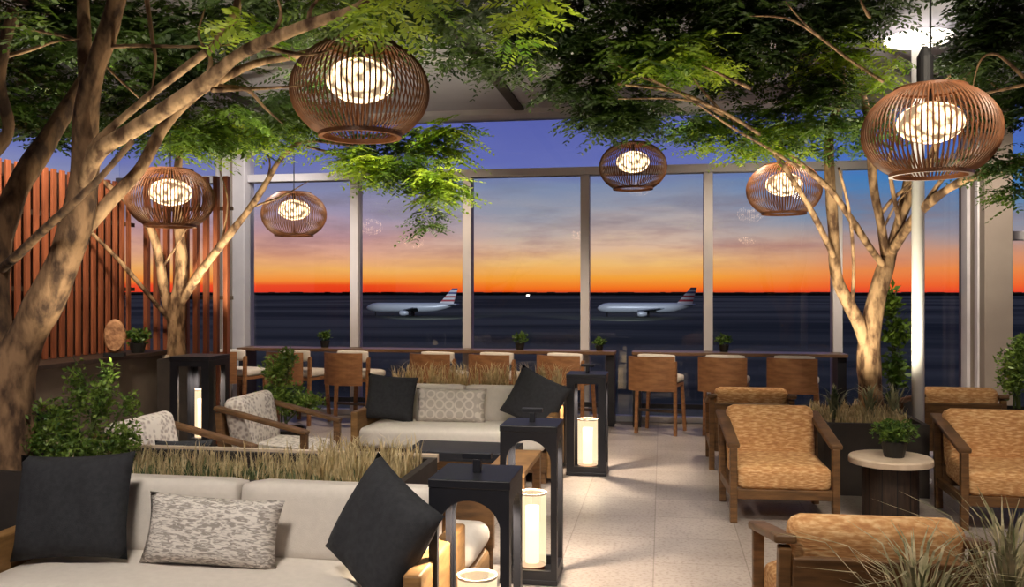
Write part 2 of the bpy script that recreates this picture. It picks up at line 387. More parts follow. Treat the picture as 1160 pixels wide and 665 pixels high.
# slat screens
t = thing('slat_screen', 'long red wood slat screen along the left wall behind the half wall ledge', 'screen', (-5.5, 6.6, 1.02))
s_ = MB()
for k in range(34):
    y = -2.0 + k * .115
    s_.box(-.012, .012, y, y + .06, .002, 1.74)
s_.build('slats', M['slat'], t, bevel=.004)
MB().box(-.16, -.13, -2.02, 1.96, .002, 1.74).build('backing_panel', M['slat_back'], t)
for z in (.62, 1.3): MB().box(-.035, -.013, -2.02, 1.96, z, z + .04).build('rail', M['wood_dark'], t)
t = thing('slat_screen', 'open red wood slat screen with the sunset showing between its slats', 'screen', (-5.02, 8.72, 0))
s_ = MB()
for k in range(9):
    x = -.48 + k * .115
    s_.box(x, x + .05, -.03, .03, .02, 2.86)
s_.build('slats', M['slat'], t, bevel=.004)
for z in (.3, 1.55, 2.5): MB().box(-.5, .52, .031, .05, z, z + .04).build('rail', M['wood_dark'], t)
MB().box(-.5, .52, -.04, .04, 0, .02).build('foot_rail', M['wood_dark'], t)

# ================================================================== OUTSIDE
GZ = -8.2
struct('apron_ground', MB().add([(-30000, YW + 1, GZ), (30000, YW + 1, GZ), (30000, 40000, GZ), (-30000, 40000, GZ)], [(0, 1, 2, 3)]), M['field'])
mb = MB(); x = -2600; vs = []
while x < 2600:
    w_ = rnd.uniform(10, 40); h = rnd.uniform(7.5, 10.6)
    mb.box(x, x + w_, 2600, 2620, GZ, GZ + h); x += w_ * .9
tag(mb.build('treeline', M['treeline']), 'low dark line of trees along the far edge of the airfield', 'trees', kind='stuff')

def airliner(label, px, d, length):
    c = at(px, 331, d)
    t = thing('airliner', label, 'airplane', (c.x, c.y, GZ), YAW - R(4), 'parked airliners on the airfield')
    L = length; r = L * .052; zc = 3.6 * L / 38
    prof = [(-.5, .05, -.1), (-.49, .35, -.08), (-.47, .62, -.05), (-.43, .88, 0), (-.38, 1, 0), (.15, 1, 0), (.28, .9, .1), (.38, .62, .32), (.46, .32, .55), (.5, .12, .68)]
    # fuselage runs along local X, nose at -X
    mb = MB(); vs = []; seg = 20
    for (x, k, up) in prof:
        for j in range(seg):
            a = 2 * math.pi * j / seg; vs.append((x * L, math.cos(a) * r * k, zc + up * r + math.sin(a) * r * k))
    fs = [(i * seg + j, i * seg + (j + 1) % seg, (i + 1) * seg + (j + 1) % seg, (i + 1) * seg + j) for i in range(len(prof) - 1) for j in range(seg)]
    fs += [tuple(range(seg)), tuple(reversed([(len(prof) - 1) * seg + j for j in range(seg)]))]
    mb.add(vs, fs); mb.build('fuselage', M['plane_white'], t, smooth=True, weld=True)
    for sg in (-1, 1):
        def wing(x0, x1, xt0, xt1, span, z, dz, th):
            m_ = MB(); q = [(x0, sg * r * .5, z), (x1, sg * r * .5, z), (xt1, sg * span, z + dz), (xt0, sg * span, z + dz)]
            m_.add([(a, b, c_ - th / 2) for a, b, c_ in q] + [(a, b, c_ + th / 2) for a, b, c_ in q], [(0, 1, 2, 3), (7, 6, 5, 4), (0, 4, 5, 1), (1, 5, 6, 2), (2, 6, 7, 3), (3, 7, 4, 0)])
            return m_
        wing(-.1 * L, .08 * L, .1 * L, .14 * L, .44 * L, zc - r * .6, 1.3, .35).build('wing', M['plane_grey'], t)
        wing(.38 * L, .47 * L, .48 * L, .51 * L, .16 * L, zc + r * .5, .4, .2).build('tailplane', M['plane_grey'], t)
        m_ = MB(); e = [(0, .8), (.02, 1), (.06, 1), (.095, .65)]
        m_.tube([(-.1 * L + u * L, sg * .15 * L, zc - r * 1.15) for u, _ in e], [k * r * .55 for _, k in e], 14)
        m_.build('engine', M['plane_white'], t, smooth=True)
        MB().tube([(.02 * L, sg * r * .9, 0.02), (.02 * L, sg * r * .9, zc - r * .6)], .35, 6).build('landing_gear', M['black'], t)
    MB().tube([(-.4 * L, 0, 0.02), (-.4 * L, 0, zc - r * .8)], .3, 6).build('landing_gear', M['black'], t)
    # fin with the flag-like stripes: bands from the bottom up
    fb, ft = zc + r * .85, zc + r * .85 + .165 * L
    xa0, xa1, xb0, xb1 = .31 * L, .47 * L, .455 * L, .515 * L
    fin = bpy.data.objects.new('tail_fin', None); COL.objects.link(fin); fin.parent = t
    cols = ['fin_white', 'fin_red', 'fin_white', 'fin_red', 'fin_white', 'fin_blue', 'fin_white', 'fin_blue']
    for i, cname in enumerate(cols):
        u0, u1 = i / len(cols), (i + 1) / len(cols)
        q = []
        for u in (u0, u1):
            z = fb + (ft - fb) * u
            q.append(((xa0 + (xb0 - xa0) * u), z)); q.append(((xa1 + (xb1 - xa1) * u), z))
        m_ = MB(); P = [(q[0][0], q[0][1]), (q[1][0], q[1][1]), (q[3][0], q[3][1]), (q[2][0], q[2][1])]
        m_.add([(a, -.2, b) for a, b in P] + [(a, .2, b) for a, b in P], [(0, 1, 2, 3), (7, 6, 5, 4), (0, 4, 5, 1), (1, 5, 6, 2), (2, 6, 7, 3), (3, 7, 4, 0)])
        m_.build('stripe', M[cname], fin)
    return t
airliner('silver airliner with striped tail seen through the second window pane from the left', 466, 365, 37.5)
airliner('silver airliner with striped tail seen through the pane right of the middle', 732, 350, 38.5)
for px, py, d, lab in ((598, 335.5, 900, 'small bright white lamp far out on the airfield'),):
    p = at(px, py, d)
    t = thing('field_lamp', lab, 'lamp', (p.x, p.y, GZ))
    MB().tube([(0, 0, 0), (0, 0, p.z - GZ)], .15, 6).build('mast', M['black'], t)
    MB().box(-1.4, 1.4, -.5, .5, p.z - GZ, p.z - GZ + 1.4).build('lamp_head', M['field_light'], t)

# ================================================================== FURNITURE
# ---- sofas
def make_sofa(label, loc):
    t = thing('sofa', label, 'sofa', loc, 0, 'white sofas with wooden frames')
    MB().box(-.93, .93, -.5, .2, .09, .27).build('base', M['wood'], t, bevel=.008)
    for x in (-.88, .88):
        for y in (-.45, .15): MB().box(x - .035, x + .035, y - .035, y + .035, 0, .092).build('leg', M['wood'], t)
    MB().rbox(1.82, .74, .18, .05, (0, -.2, .36), .012).build('seat_cushion', M['white_fabric'], t, smooth=True)
    for x in (-.46, .46):
        MB().rbox(.905, .18, .345, .038, (0, 0, 0), .012).build('back_cushion', M['white_fabric'], t, smooth=True, loc=(x, .095, .60), rot=(R(-6), 0, 0))
    for x in (-.965, .965):
        MB().box(x - .035, x + .035, -.52, .24, .05, .58).build('arm', M['wood_light'], t, bevel=.01)
    MB().box(-.93, .93, .215, .25, .09, .72).build('back_panel', M['wood'], t, bevel=.006)
    return t
S1 = (-1.88, 3.68, 0); S2 = (-1.80, 7.93, 0)
sofa = make_sofa('near white sofa with a wooden frame at the lower left of the photo', S1)
far = dup(sofa, S2, 0, 'far white sofa behind the coffee table, in front of the bar stools'); far.scale.x = .9

def pillow(name, label, w, h, t_, m, loc, rx=0, ry=0, rz=0, cat='pillow'):
    o = MB().pillow(w, h, t_).build(name, m, None, smooth=True, weld=True)
    o.location = loc; o.rotation_euler = Euler((R(rx), R(ry), R(rz))); return tag(o, label, cat)
# near sofa
pillow('throw_pillow', 'big square charcoal pillow at the left end of the near sofa', .54, .46, .17, M['dark_fabric'], (-2.55, 3.50, .69), -14, -3, 4)
pillow('lumbar_pillow', 'oblong grey chevron knit pillow in the middle of the near sofa', .62, .30, .14, M['lumbar'], (-1.91, 3.53, .60), -14, 2, 2)
pillow('throw_pillow', 'charcoal pillow tilted on its corner at the right end of the near sofa', .47, .46, .17, M['dark_fabric'], (-1.10, 3.38, .675), -18, 24, -36)
# far sofa
pillow('throw_pillow', 'charcoal pillow at the left end of the far sofa', .46, .42, .15, M['dark_fabric'], (-2.44, 7.75, .665), -14, 5, 8)
pillow('lumbar_pillow', 'oblong cream pillow with ring print on the far sofa', .66, .32, .13, M['lumbar_far'], (-1.89, 7.80, .60), -12, 0, 0)
pillow('throw_pillow', 'charcoal pillow leaning back at the right end of the far sofa', .5, .46, .15, M['dark_fabric'], (-1.10, 7.72, .68), -20, 24, -8)

# ---- lounge chair, faces -Y, origin on the floor
def make_lounge(label, loc, rz, fab, group, woodm, hb=.575, ar=.725):
    t = thing('lounge_chair', label, 'armchair', loc, rz, group)
    for x in (-.35, .35):
        MB().bar((x, -.335, 0), (x, -.335, .535), .05, .055, (0, 1, 0)).build('leg', woodm, t, bevel=.006)
        MB().bar((x, .30, 0), (x, .37, ar - .035), .05, .055, (0, 1, 0)).build('leg', woodm, t, bevel=.006)
        MB().bar((x, -.365, .545), (x, .40, ar), .085, .035).build('arm', woodm, t, bevel=.01)
        MB().box(x - .018, x + .018, -.31, .29, .17, .235).build('side_rail', woodm, t, bevel=.004)
    MB().box(-.325, .325, -.355, -.32, .17, .24).build('front_rail', woodm, t, bevel=.004)
    MB().bar((0, .30, .17), (0, .405, hb + .09), .65, .03, (0, 1, 0)).build('back_panel', woodm, t, bevel=.006)
    MB().rbox(.655, .60, .17, .05, (0, 0, 0), .012).build('seat_cushion', fab, t, smooth=True, loc=(0, -.055, .325), rot=(R(2.5), 0, 0))
    MB().rbox(.655, .15, .45, .06, (0, 0, 0), .02).build('back_cushion', fab, t, smooth=True, loc=(0, .255, hb), rot=(R(-12), 0, 0))
    return t
g = 'tan woven lounge chairs on the right'
c0 = make_lounge('tan woven lounge chair facing the camera, left of the round side table', (.83, 6.78, 0), R(3), M['woven'], g, M['wood'], .535, .69)
dup(c0, (2.40, 6.80, 0), R(-2), 'tan woven lounge chair cut off by the right edge, right of the round side table')
dup(c0, (.80, 8.62, 0), R(180), 'tan woven lounge chair turned away, directly behind the one left of the side table')
dup(c0, (2.68, 8.95, 0), R(180), 'tan woven lounge chair turned away, behind the one at the right edge')
dup(c0, (.80, 3.90, 0), R(182), 'tan woven lounge chair in the right foreground with its back to the camera')
g = 'blotch printed lounge chairs on the left'
c1 = make_lounge('blotch printed wooden lounge chair beside the tall lantern, nearer of the pair', (-3.16, 5.42, 0), R(90), M['print'], g, M['wood'])
dup(c1, (-3.05, 6.78, 0), R(90), 'blotch printed wooden lounge chair in front of the leafy shrub, farther of the pair')

# ---- coffee table and bench
t = thing('coffee_table', 'low black coffee table between the printed chairs and the far sofa', 'table', (-1.55, 6.86, 0))
MB().box(-.43, .43, -.26, .26, .33, .40).build('tabletop', M['black_metal'], t, bevel=.005)
for x in (-.39, .39):
    MB().box(x - .025, x + .025, -.24, .24, 0, .329).build('side_panel', M['black_metal'], t, bevel=.004)
t = thing('low_chair', 'low wooden chair with a white seat seen through the arch of the nearest lantern', 'chair', (-1.04, 4.36, 0))
MB().box(-.15, .15, -.25, .22, .14, .295).build('seat_frame', M['wood_light'], t, bevel=.05, seg=4)
MB().rbox(.30, .48, .13, .06, (0, -.01, .36), .012).build('seat_cushion', M['white_fabric'], t, smooth=True)
MB().box(-.155, .155, .232, .262, .14, .565).build('backrest', M['wood'], t, bevel=.01)
for x in (-.12, .12):
    for y in (-.2, .18): MB().box(x - .02, x + .02, y - .02, y + .02, 0, .16).build('leg', M['wood'], t)
t = thing('wooden_stand', 'small wooden side stand seen through the arch of the second lantern', 'table', (-.98, 5.86, 0))
MB().box(-.13, .13, -.40, .40, .465, .50).build('top', M['wood_light'], t, bevel=.006)
for x in (-.1, .1):
    for y in (-.36, .36): MB().box(x - .028, x + .028, y - .03, y + .03, 0, .464).build('leg', M['wood'], t, bevel=.004)
pillow('throw_pillow', 'small charcoal pillow shape filling the dark patch on the nearer printed chair', .36, .26, .12, M['dark_fabric'], (-3.05, 5.27, .545), -8, 0, 20)  # pillow shape added for the dark patch beside the seat

# ---- lanterns
def arch_panel(mb, w, z0, z1, post, foot, y, th, axis, arch=True):
    a = w / 2 - post; zs = z1 - .045 - a if arch else z1 - .05
    quads = []
    quads.append([(-w / 2, z0), (-a, z0), (-a, zs), (-w / 2, zs)]); quads.append([(a, z0), (w / 2, z0), (w / 2, zs), (a, zs)])
    quads.append([(-a, z0), (a, z0), (a, z0 + foot), (-a, z0 + foot)])
    n = 18
    if arch:
        for i in range(n):
            p, q = math.pi * i / n, math.pi * (i + 1) / n
            A = (-a * math.cos(p), zs + a * math.sin(p)); B = (-a * math.cos(q), zs + a * math.sin(q))
            quads.append([A, B, (B[0], z1), (A[0], z1)])
        quads.append([(-w / 2, zs), (-a, zs), (-a, z1), (-w / 2, z1)]); quads.append([(a, zs), (w / 2, zs), (w / 2, z1), (a, z1)])
    else:
        quads.append([(-w / 2, zs), (w / 2, zs), (w / 2, z1), (-w / 2, z1)])
    for qd in quads:
        vs = []
        for yy in (y - th / 2, y + th / 2):
            for u, z in qd: vs.append((u, yy, z) if axis == 'x' else (yy, u, z))
        mb.add(vs, [(3, 2, 1, 0), (4, 5, 6, 7), (0, 1, 5, 4), (1, 2, 6, 5), (2, 3, 7, 6), (3, 0, 4, 7)])
def make_lantern(label, loc, w=.32, h=.9, arch=True, handle=True, post=.034, cw=.08, cz=(.07, .48), glass=True):
    t = thing('lantern', label, 'lantern', loc, 0, 'black floor lanterns')
    f = MB(); th = .026
    arch_panel(f, w, .03, h - .035, post, .05, -w / 2 + th / 2, th, 'x', arch); arch_panel(f, w, .03, h - .035, post, .05, w / 2 - th / 2, th, 'x', arch)
    arch_panel(f, w - 2 * th, .03, h - .035, post * .7, .05, -w / 2 + th / 2, th, 'y', arch); arch_panel(f, w - 2 * th, .03, h - .035, post * .7, .05, w / 2 - th / 2, th, 'y', arch)
    f.build('frame', M['black_metal'], t)
    MB().box(-w / 2 - .003, w / 2 + .003, -w / 2 - .003, w / 2 + .003, h - .035, h).build('top_plate', M['black_metal'], t, bevel=.004)
    MB().box(-w / 2 - .003, w / 2 + .003, -w / 2 - .003, w / 2 + .003, 0, .03).build('base_plate', M['black_metal'], t, bevel=.004)
    if handle:
        hm = MB().box(-.016, .016, -.016, .016, h, h + .055).box(-.06, .06, -.018, .018, h + .055, h + .08); hm.build('handle', M['black_metal'], t, bevel=.003)
    MB().lathe([(cw * .9, 0.0), (cw * .9, .035), (cw * .5, .05)], 24, (0, 0, .0301)).build('candle_holder', M['copper'], t, smooth=False)
    MB().lathe([(cw * .5, 0), (cw * .5, (cz[1] - cz[0]) * .78)], 20, (0, 0, cz[0] + .012)).build('candle', M['candle'], t, smooth=True)
    if glass:
        MB().lathe([(cw, cz[0]), (cw, cz[1])], 28, cap=False).build('glass_cylinder', M['frosted'], t, smooth=True)
        MB().lathe([(cw + .002, -.006), (cw + .002, .004), (cw - .006, .004), (cw - .006, -.006)], 28, (0, 0, cz[1]), cap=False).build('rim', M['stone_top'], t)
    L = bpy.data.lights.new('candle_fill', 'SPOT'); L.energy = 85; L.color = (1, .82, .6); L.shadow_soft_size = .03; L.spot_size = R(124); L.spot_blend = .5  # added unseen spot, stands in for candle light spilling onto the floor
    lo = bpy.data.objects.new('candle_fill', L); COL.objects.link(lo); lo.parent = t; lo.location = (0, 0, h - .06)
    return t
make_lantern('black arched lantern nearest the camera, at the bottom of the photo', (-.74, 3.51, 0))
make_lantern('black arched lantern with a glowing candle, second from the camera along the aisle', (-.735, 5.02, 0), h=.885)
make_lantern('black square framed lantern with a glowing candle, beside the far sofa', (-.665, 8.0, 0), w=.35, h=.90, arch=False, handle=True, post=.07, cw=.09)
make_lantern('tall black lantern at the far end of the half wall with a slim candle', (-3.98, 7.15, 0), w=.36, h=1.08, arch=False, handle=False, post=.07, cw=.045, cz=(.36, .78), glass=True)
lan = bpy.data.objects['lantern.003']
MB().lathe([(.08, .0301), (.08, .36), (.05, .365)], 20).build('pedestal', M['black_metal'], lan)
make_lantern('black lantern half hidden by the big shrub at the left edge', tuple((at(40, 500, 5.4)).to_2d()) + (0,), w=.3, h=.92, arch=False, handle=False, post=.03, cw=.07)

# ---- side table
t = thing('side_table', 'round side table with a pale stone top and dark slab base between the woven chairs', 'table', (1.62, 6.72, 0))
MB().lathe([(.26, 0), (.285, .006), (.285, .045), (.275, .055)], 40, (0, 0, .395)).build('tabletop', M['stone_top'], t, bevel=.004)
MB().lathe([(.19, 0), (.19, .394)], 28).build('base', M['wood_dark'], t)
for a in range(5):
    an = R(-150 + a * 30)
    MB().box(-.004, .004, -.004, .012, .01, .385, Matrix.Translation((.186 * math.cos(an), .186 * math.sin(an), 0)) @ Matrix.Rotation(an + R(90), 4, 'Z')).build('groove', M['black'], t)

# ---- bar counters and stools
def make_bar(label, x0, x1):
    t = thing('bar_counter', label, 'counter', ((x0 + x1) / 2, 10.9, 0), 0, 'bar counters along the windows'); w = (x1 - x0) / 2
    MB().box(-w, w, -.2, .19, .87, .91).build('worktop', M['counter'], t, bevel=.005)
    for sx in (-w + .06, w - .06): MB().box(sx - .05, sx + .05, -.15, .15, 0, .869).build('leg', M['black_metal'], t)
    MB().box(-w + .11, w - .11, .1, .13, .2, .26).build('stretcher', M['black_metal'], t)
    return t
make_bar('long wooden bar counter under the windows on the left, behind the far sofa', -5.45, -.56)
make_bar('shorter wooden bar counter under the windows on the right', -.36, 2.12)
def make_stool(label, loc, rz):
    t = thing('bar_stool', label, 'stool', loc, rz, 'bar stools along the window counters')
    # curved wooden back, from the outside
    n = 10; vs = []; fs = []
    for k in range(2):
        for i in range(n + 1):
            a = (i / n - .5) * 1.25; rr = .46 - .018 * k
            for z in (.52, .905): vs.append((math.sin(a) * rr, -.22 + .46 - math.cos(a) * rr - .46 + .46 - .22 - .0 + (0) - .02, z))
    vs = [(x, y - .0, z) for x, y, z in vs]
    m_ = n + 1
    for i in range(n):
        a = i * 2; b = m_ * 2 + i * 2
        fs += [(a, a + 2, a + 3, a + 1), (b, b + 1, b + 3, b + 2), (a, b, b + 2, a + 2), (a + 1, a + 3, b + 3, b + 1)]
    fs += [(0, 1, m_ * 2 + 1, m_ * 2), (2 * n, m_ * 2 + 2 * n, m_ * 2 + 2 * n + 1, 2 * n + 1)]
    MB().add(vs, fs).build('backrest', M['stool_wood'], t)
    MB().rbox(.44, .055, .14, .025, (0, -.165, .85), .0, 4).build('back_cushion', M['white_fabric'], t, smooth=True)  # pale cushion top added for the bright lit edge above the wood
    MB().rbox(.46, .40, .09, .035, (0, .05, .625), .008, 5).build('seat_cushion', M['white_fabric'], t, smooth=True)
    MB().box(-.22, .22, -.16, .24, .54, .579).build('seat_frame', M['stool_wood'], t, bevel=.005)
    for x in (-.2, .2):
        MB().bar((x * 1.15, -.20, 0), (x * 1.1, -.165, .84), .035, .04, (0, 1, 0)).build('leg', M['stool_wood'], t)
        MB().bar((x * 1.15, .24, 0), (x, .22, .56), .035, .04, (0, 1, 0)).build('leg', M['stool_wood'], t)
    MB().box(-.2, .2, .215, .24, .2, .235).build('footrest', M['wood_dark'], t)
    MB().box(-.2, .2, -.205, -.18, .26, .29).build('footrest', M['wood_dark'], t)
    return t
def ground(px, d): p = at(px, 331, d); return p.x, p.y
SY = 10.42
def on_row(px, Y): # world x of bearing px at row Y
    k = (px - 580) / FPX; d = Y / (math.cos(YAW) + k * math.sin(YAW)); return -d * math.sin(YAW) + k * d * math.cos(YAW)
srow = [(272, 'bar stool farthest left, beside the grey window jamb'), (343, 'second bar stool from the left, behind the leafy shrub'),
        (408, 'third bar stool from the left, left of the charcoal pillow on the far sofa'), (503, 'fourth bar stool from the left, above the ring print pillow'),
        (570, 'fifth bar stool from the left, above the right part of the far sofa'), (646, 'sixth bar stool from the left, behind the square framed lantern'),
        (748, 'leftmost stool at the shorter counter, its legs in full view on the floor'), (824, 'middle stool at the shorter counter, left of the woven chair that is turned away'),
        (902, 'rightmost stool at the shorter counter, beside the tree planter')]
st0 = None
for px, lab in srow:
    x = on_row(px, SY)
    if st0 is None: st0 = make_stool(lab, (x, SY, 0), R(-14))
    else: dup(st0, (x, SY, 0), R(-14 + rnd.uniform(-3, 3)), lab)

# ---- pendants
def make_pendant(label, px, py, d, rk=1.0):
    c = at(px, py, d)
    t = thing('pendant_lamp', label, 'lamp', (c.x, c.y, c.z), 0, 'rattan globe pendants'); Rr = .375; az = .29
    m_ = MB(); n = 80
    for k in range(n):
        a = 2 * math.pi * k / n; pts = []
        for i in range(15):
            z = -.238 + i * (.25 + .238) / 14; r = Rr * math.sqrt(1 - (z / az) ** 2)
            pts.append((r * math.cos(a), r * math.sin(a), z))
        m_.tube(pts, .0052, 4, cap=False)
    m_.build('shade', M['rattan'], t)
    def ring(name, r, z, th, m): 
        MB().lathe([(r - th, z - th), (r + th, z - th), (r + th, z + th), (r - th, z + th), (r - th, z - th)], 40, cap=False).build(name, m, t)
    ring('bottom_ring', .214, -.243, .012, M['rattan']); ring('top_ring', .19, .25, .01, M['rattan'])
    MB().lathe([(.0, .25), (.188, .252), (.188, .256), (.0, .262)], 30, cap=False).build('top_plate', M['rattan'], t)
    MB().lathe([(.185 * math.cos(u), .12 * math.sin(u) + .055) for u in [R(-88 + 176 * i / 12) for i in range(13)]], 28).build('glass_globe', M['bulbs'], t, smooth=True)
    MB().tube([(0, 0, .15), (0, 0, .255)], .02, 10).build('lamp_holder', M['black'], t)
    top = ZC - c.z
    MB().tube([(0, 0, .255), (0, 0, top - .03)], .006, 6).build('cord', M['black'], t)
    MB().lathe([(.0, top - .035), (.06, top - .03), (.06, top - .001), (0, top - .001)], 20, cap=False).build('ceiling_cap', M['black'], t)
    return t
make_pendant('large rattan globe pendant glowing at the top, left of centre and nearest the camera', 408, 103, 4.84)
make_pendant('rattan globe pendant in front of the red slat screen', 193, 225, 7.9)
make_pendant('rattan globe pendant hanging before the leftmost window pane', 333, 243, 10.4)
make_pendant('rattan globe pendant hanging before the transom in the middle of the window wall', 717, 189, 9.9)
make_pendant('rattan globe pendant hanging by the left limb of the right tree', 888, 215, 9.1)
pd = make_pendant('large rattan globe pendant at the upper right, in front of the white column', 1054, 150, 5.14)
top = ZC - pd.location.z
MB().lathe([(.03, .262), (.045, .27), (.045, .44), (.015, .5)], 16, (-.03, 0, 0)).build('cord_weight', M['black'], pd)

# ---- ceiling disc, round column
cx, cy = ground(1040, 7.62)
t = thing('pole_lamp', 'slim white pole with a glowing white disc at its top, beside the right tree', 'lamp', (cx, cy, 0))
MB().lathe([(.052, .02), (.052, 3.80)], 24).build('pole', M['white_paint'], t, smooth=True)
MB().lathe([(.11, 0), (.11, .02)], 24).build('base', M['white_paint'], t)
MB().lathe([(.053, 3.785), (.25, 3.79), (.275, 3.80), (.275, 3.83), (.05, 3.835)], 40, cap=False).build('disc', M['disc_glow'], t)
L = bpy.data.lights.new('disc_glow', 'POINT'); L.energy = 10; L.color = (1, .9, .78); L.shadow_soft_size = .1
lo = bpy.data.objects.new('disc_glow', L); COL.objects.link(lo); lo.parent = t; lo.location = (-.05, -.25, 3.2)

# ================================================================== PLANTING
def make_planter(name, label, x0, x1, y0, y1, z, soil=.06):
    t = thing(name, label, 'planter', ((x0 + x1) / 2, (y0 + y1) / 2, 0)); w, d = (x1 - x0) / 2, (y1 - y0) / 2; th = .04
    m_ = MB().box(-w, w, -d, -d + th, 0, z).box(-w, w, d - th, d, 0, z).box(-w, -w + th, -d + th, d - th, 0, z).box(w - th, w, -d + th, d - th, 0, z).box(-w + th, w - th, -d + th, d - th, 0, .05)
    m_.build('box', M['planter'], t)
    MB().box(-w + th, w - th, -d + th, d - th, .05, z - soil).build('soil', M['soil'], t); return t
make_planter('planter', 'long planter of grasses behind the near sofa', -3.95, -1.22, 3.97, 4.72, .72)
MB().box(-1.365, 1.365, .375, .41, .69, .735).build('rim', M['stone_top'], bpy.data.objects['planter'])
make_planter('planter', 'planter of dry grass behind the far sofa', -2.72, -.9, 8.22, 8.58, .72)
make_planter('planter', 'dark planter holding the right tree behind the round side table', 1.28, 2.08, 7.42, 8.62, .58)
make_planter('planter', 'low planter of pale grasses at the lower right corner', .46, 2.0, 2.48, 2.98, .52)
make_planter('planter', 'slim planter holding the tree in front of the open slat screen', -5.05, -4.62, 8.22, 8.62, .95)

def blades(mb, x, y, z, n, hmin, hmax, spread, width=.008, lean=.6):
    for _ in range(n):
        a = rnd.uniform(0, 2 * math.pi); h = rnd.uniform(hmin, hmax); l = rnd.uniform(.15, 1) * lean * h; r0 = rnd.uniform(0, spread)
        b = Vector((x + r0 * math.cos(a * 3.1), y + r0 * math.sin(a * 3.1), z)); dx, dy = math.cos(a), math.sin(a); s = Vector((-dy, dx, 0)) * width
        pts = [b, b + Vector((dx * l * .18, dy * l * .18, h * .45)), b + Vector((dx * l * .5, dy * l * .5, h * .82)), b + Vector((dx * l, dy * l, h * (1 - .12 * l / max(h, .01))))]
        k = [1, .9, .6, .08]
        vs = []
        for p, kk in zip(pts, k): vs += [p - s * kk * .5, p + s * kk * .5]
        mb.add(vs, [(0, 1, 3, 2), (2, 3, 5, 4), (4, 5, 7, 6)])
def grass_bed(label, x0, x1, y0, y1, z, n, h0, h1, m, width=.008, clump=5):
    mb = MB()
    for _ in range(n):
        blades(mb, rnd.uniform(x0, x1), rnd.uniform(y0, y1), z, clump, h0, h1, .03, width, .55)
    return tag(mb.build('ornamental_grass', m), label, 'grass', kind='stuff')
grass_bed('dry golden grass filling the planter behind the near sofa', -3.1, -1.30, 4.05, 4.62, .655, 430, .04, .12, M['grass'], .007, 5)
grass_bed('sparse taller wisps of pale grass along the planter behind the near sofa', -3.1, -1.30, 4.05, 4.62, .655, 60, .12, .19, M['grass'], .006, 3)
grass_bed('green blades mixed low into the planter behind the near sofa', -3.1, -1.30, 4.05, 4.4, .655, 170, .04, .10, M['grass_green'], .01)
grass_bed('tall dry grass at the right end of the planter behind the near sofa', -1.85, -1.28, 4.1, 4.64, .655, 120, .1, .23, M['grass'])
grass_bed('dry golden grass filling the planter behind the far sofa', -2.62, -.95, 8.3, 8.5, .655, 150, .1, .32, M['grass'], .012)
grass_bed('dry reddish grass in the dark planter around the right tree', 1.34, 2.02, 7.6, 8.55, .515, 190, .05, .15, M['grass'], .012)

def tuft(name, label, x, y, z, n, h0, h1, m, width, lean, cat='grass'):
    mb = MB(); blades(mb, x, y, z, n, h0, h1, .04, width, lean)
    return tag(mb.build(name, m), label, cat)
p = at(1040, 331, 2.75); tuft('grass_tuft', 'spiky pale grass tuft in front of the woven chair at the lower right', p.x, p.y, .455, 130, .2, .45, M['pale_blade'], .014, 1.15)
p = at(1143, 331, 2.75); tuft('grass_tuft', 'tall pale grass tuft in the lower right corner', p.x, p.y, .455, 130, .25, .56, M['pale_blade'], .013, .7)
for px, d, z, lab in ((945, 7.75, .515, 'spiky plant at the left end of the dark planter, above the woven chair'), (985, 7.7, .515, 'spiky plant at the foot of the right tree'),
                      (1045, 7.7, .515, 'spiky pale plant at the right end of the dark planter, below the white column')):
    p = at(px, 331, d); tuft('spiky_plant', lab, max(1.36, min(2.0, p.x)), p.y, z, 46, .16, .34, M['spiky'], .026, .75, 'plant')

def leafball(mb, c, r, n, ls, rs=rnd, flat=1.0, hollow=.5):
    for _ in range(n):
        v = Vector((rs.gauss(0, 1), rs.gauss(0, 1), rs.gauss(0, 1))).normalized() * (hollow + (1 - hollow) * rs.random())
        p = Vector((c[0] + v.x * r[0], c[1] + v.y * r[1], c[2] + v.z * r[2]))
        d = Vector((rs.gauss(0, 1), rs.gauss(0, 1), rs.gauss(0, .6) * flat + .3)).normalized(); s = d.cross(Vector((rs.gauss(0, 1), rs.gauss(0, 1), rs.gauss(0, 1)))).normalized()
        L = ls * rs.uniform(.7, 1.3)
        mb.add([p, p + d * L * .5 + s * L * .24, p + d * L, p + d * L * .5 - s * L * .24], [(0, 1, 2, 3)])
def shrub(label, base, blobs, m, ls, n, stems=6, name='shrub', cat='shrub'):
    t = thing(name, label, cat, base)
    mb = MB()
    for (dx, dy, dz, rx, ry, rz_, k) in blobs: leafball(mb, (dx, dy, dz), (rx, ry, rz_), int(n * k), ls, hollow=.25)
    mb.build('foliage', m, t)
    sm = MB()
    for i in range(stems):
        b = blobs[i % len(blobs)]; sm.tube([(rnd.uniform(-.03, .03), rnd.uniform(-.03, .03), 0), (b[0] * .5, b[1] * .5, b[2] * .55), (b[0] + rnd.uniform(-.1, .1) * b[3] * 5, b[1], b[2] + b[5] * .5)], [.009, .007, .003], 5)
    sm.build('stem', M['stem'], t); return t
p = at(98, 331, 4.75)
shrub('big leafy green shrub rising behind the charcoal pillow at the left', (p.x, 4.25, .66), [(.02, 0, .13, .32, .2, .13, 1), (-.13, 0, .27, .16, .15, .16, .6), (.12, 0, .38, .12, .1, .15, .35), (-.04, .03, .46, .07, .06, .16, .22), (-.26, 0, .16, .10, .1, .12, .3), (.24, 0, .2, .13, .1, .1, .3), (.16, 0, .52, .05, .05, .1, .1), (.28, .02, .36, .05, .05, .1, .1)], M['shrub_leaf'], .03, 1500, 14)
p = at(322, 331, 8.0)
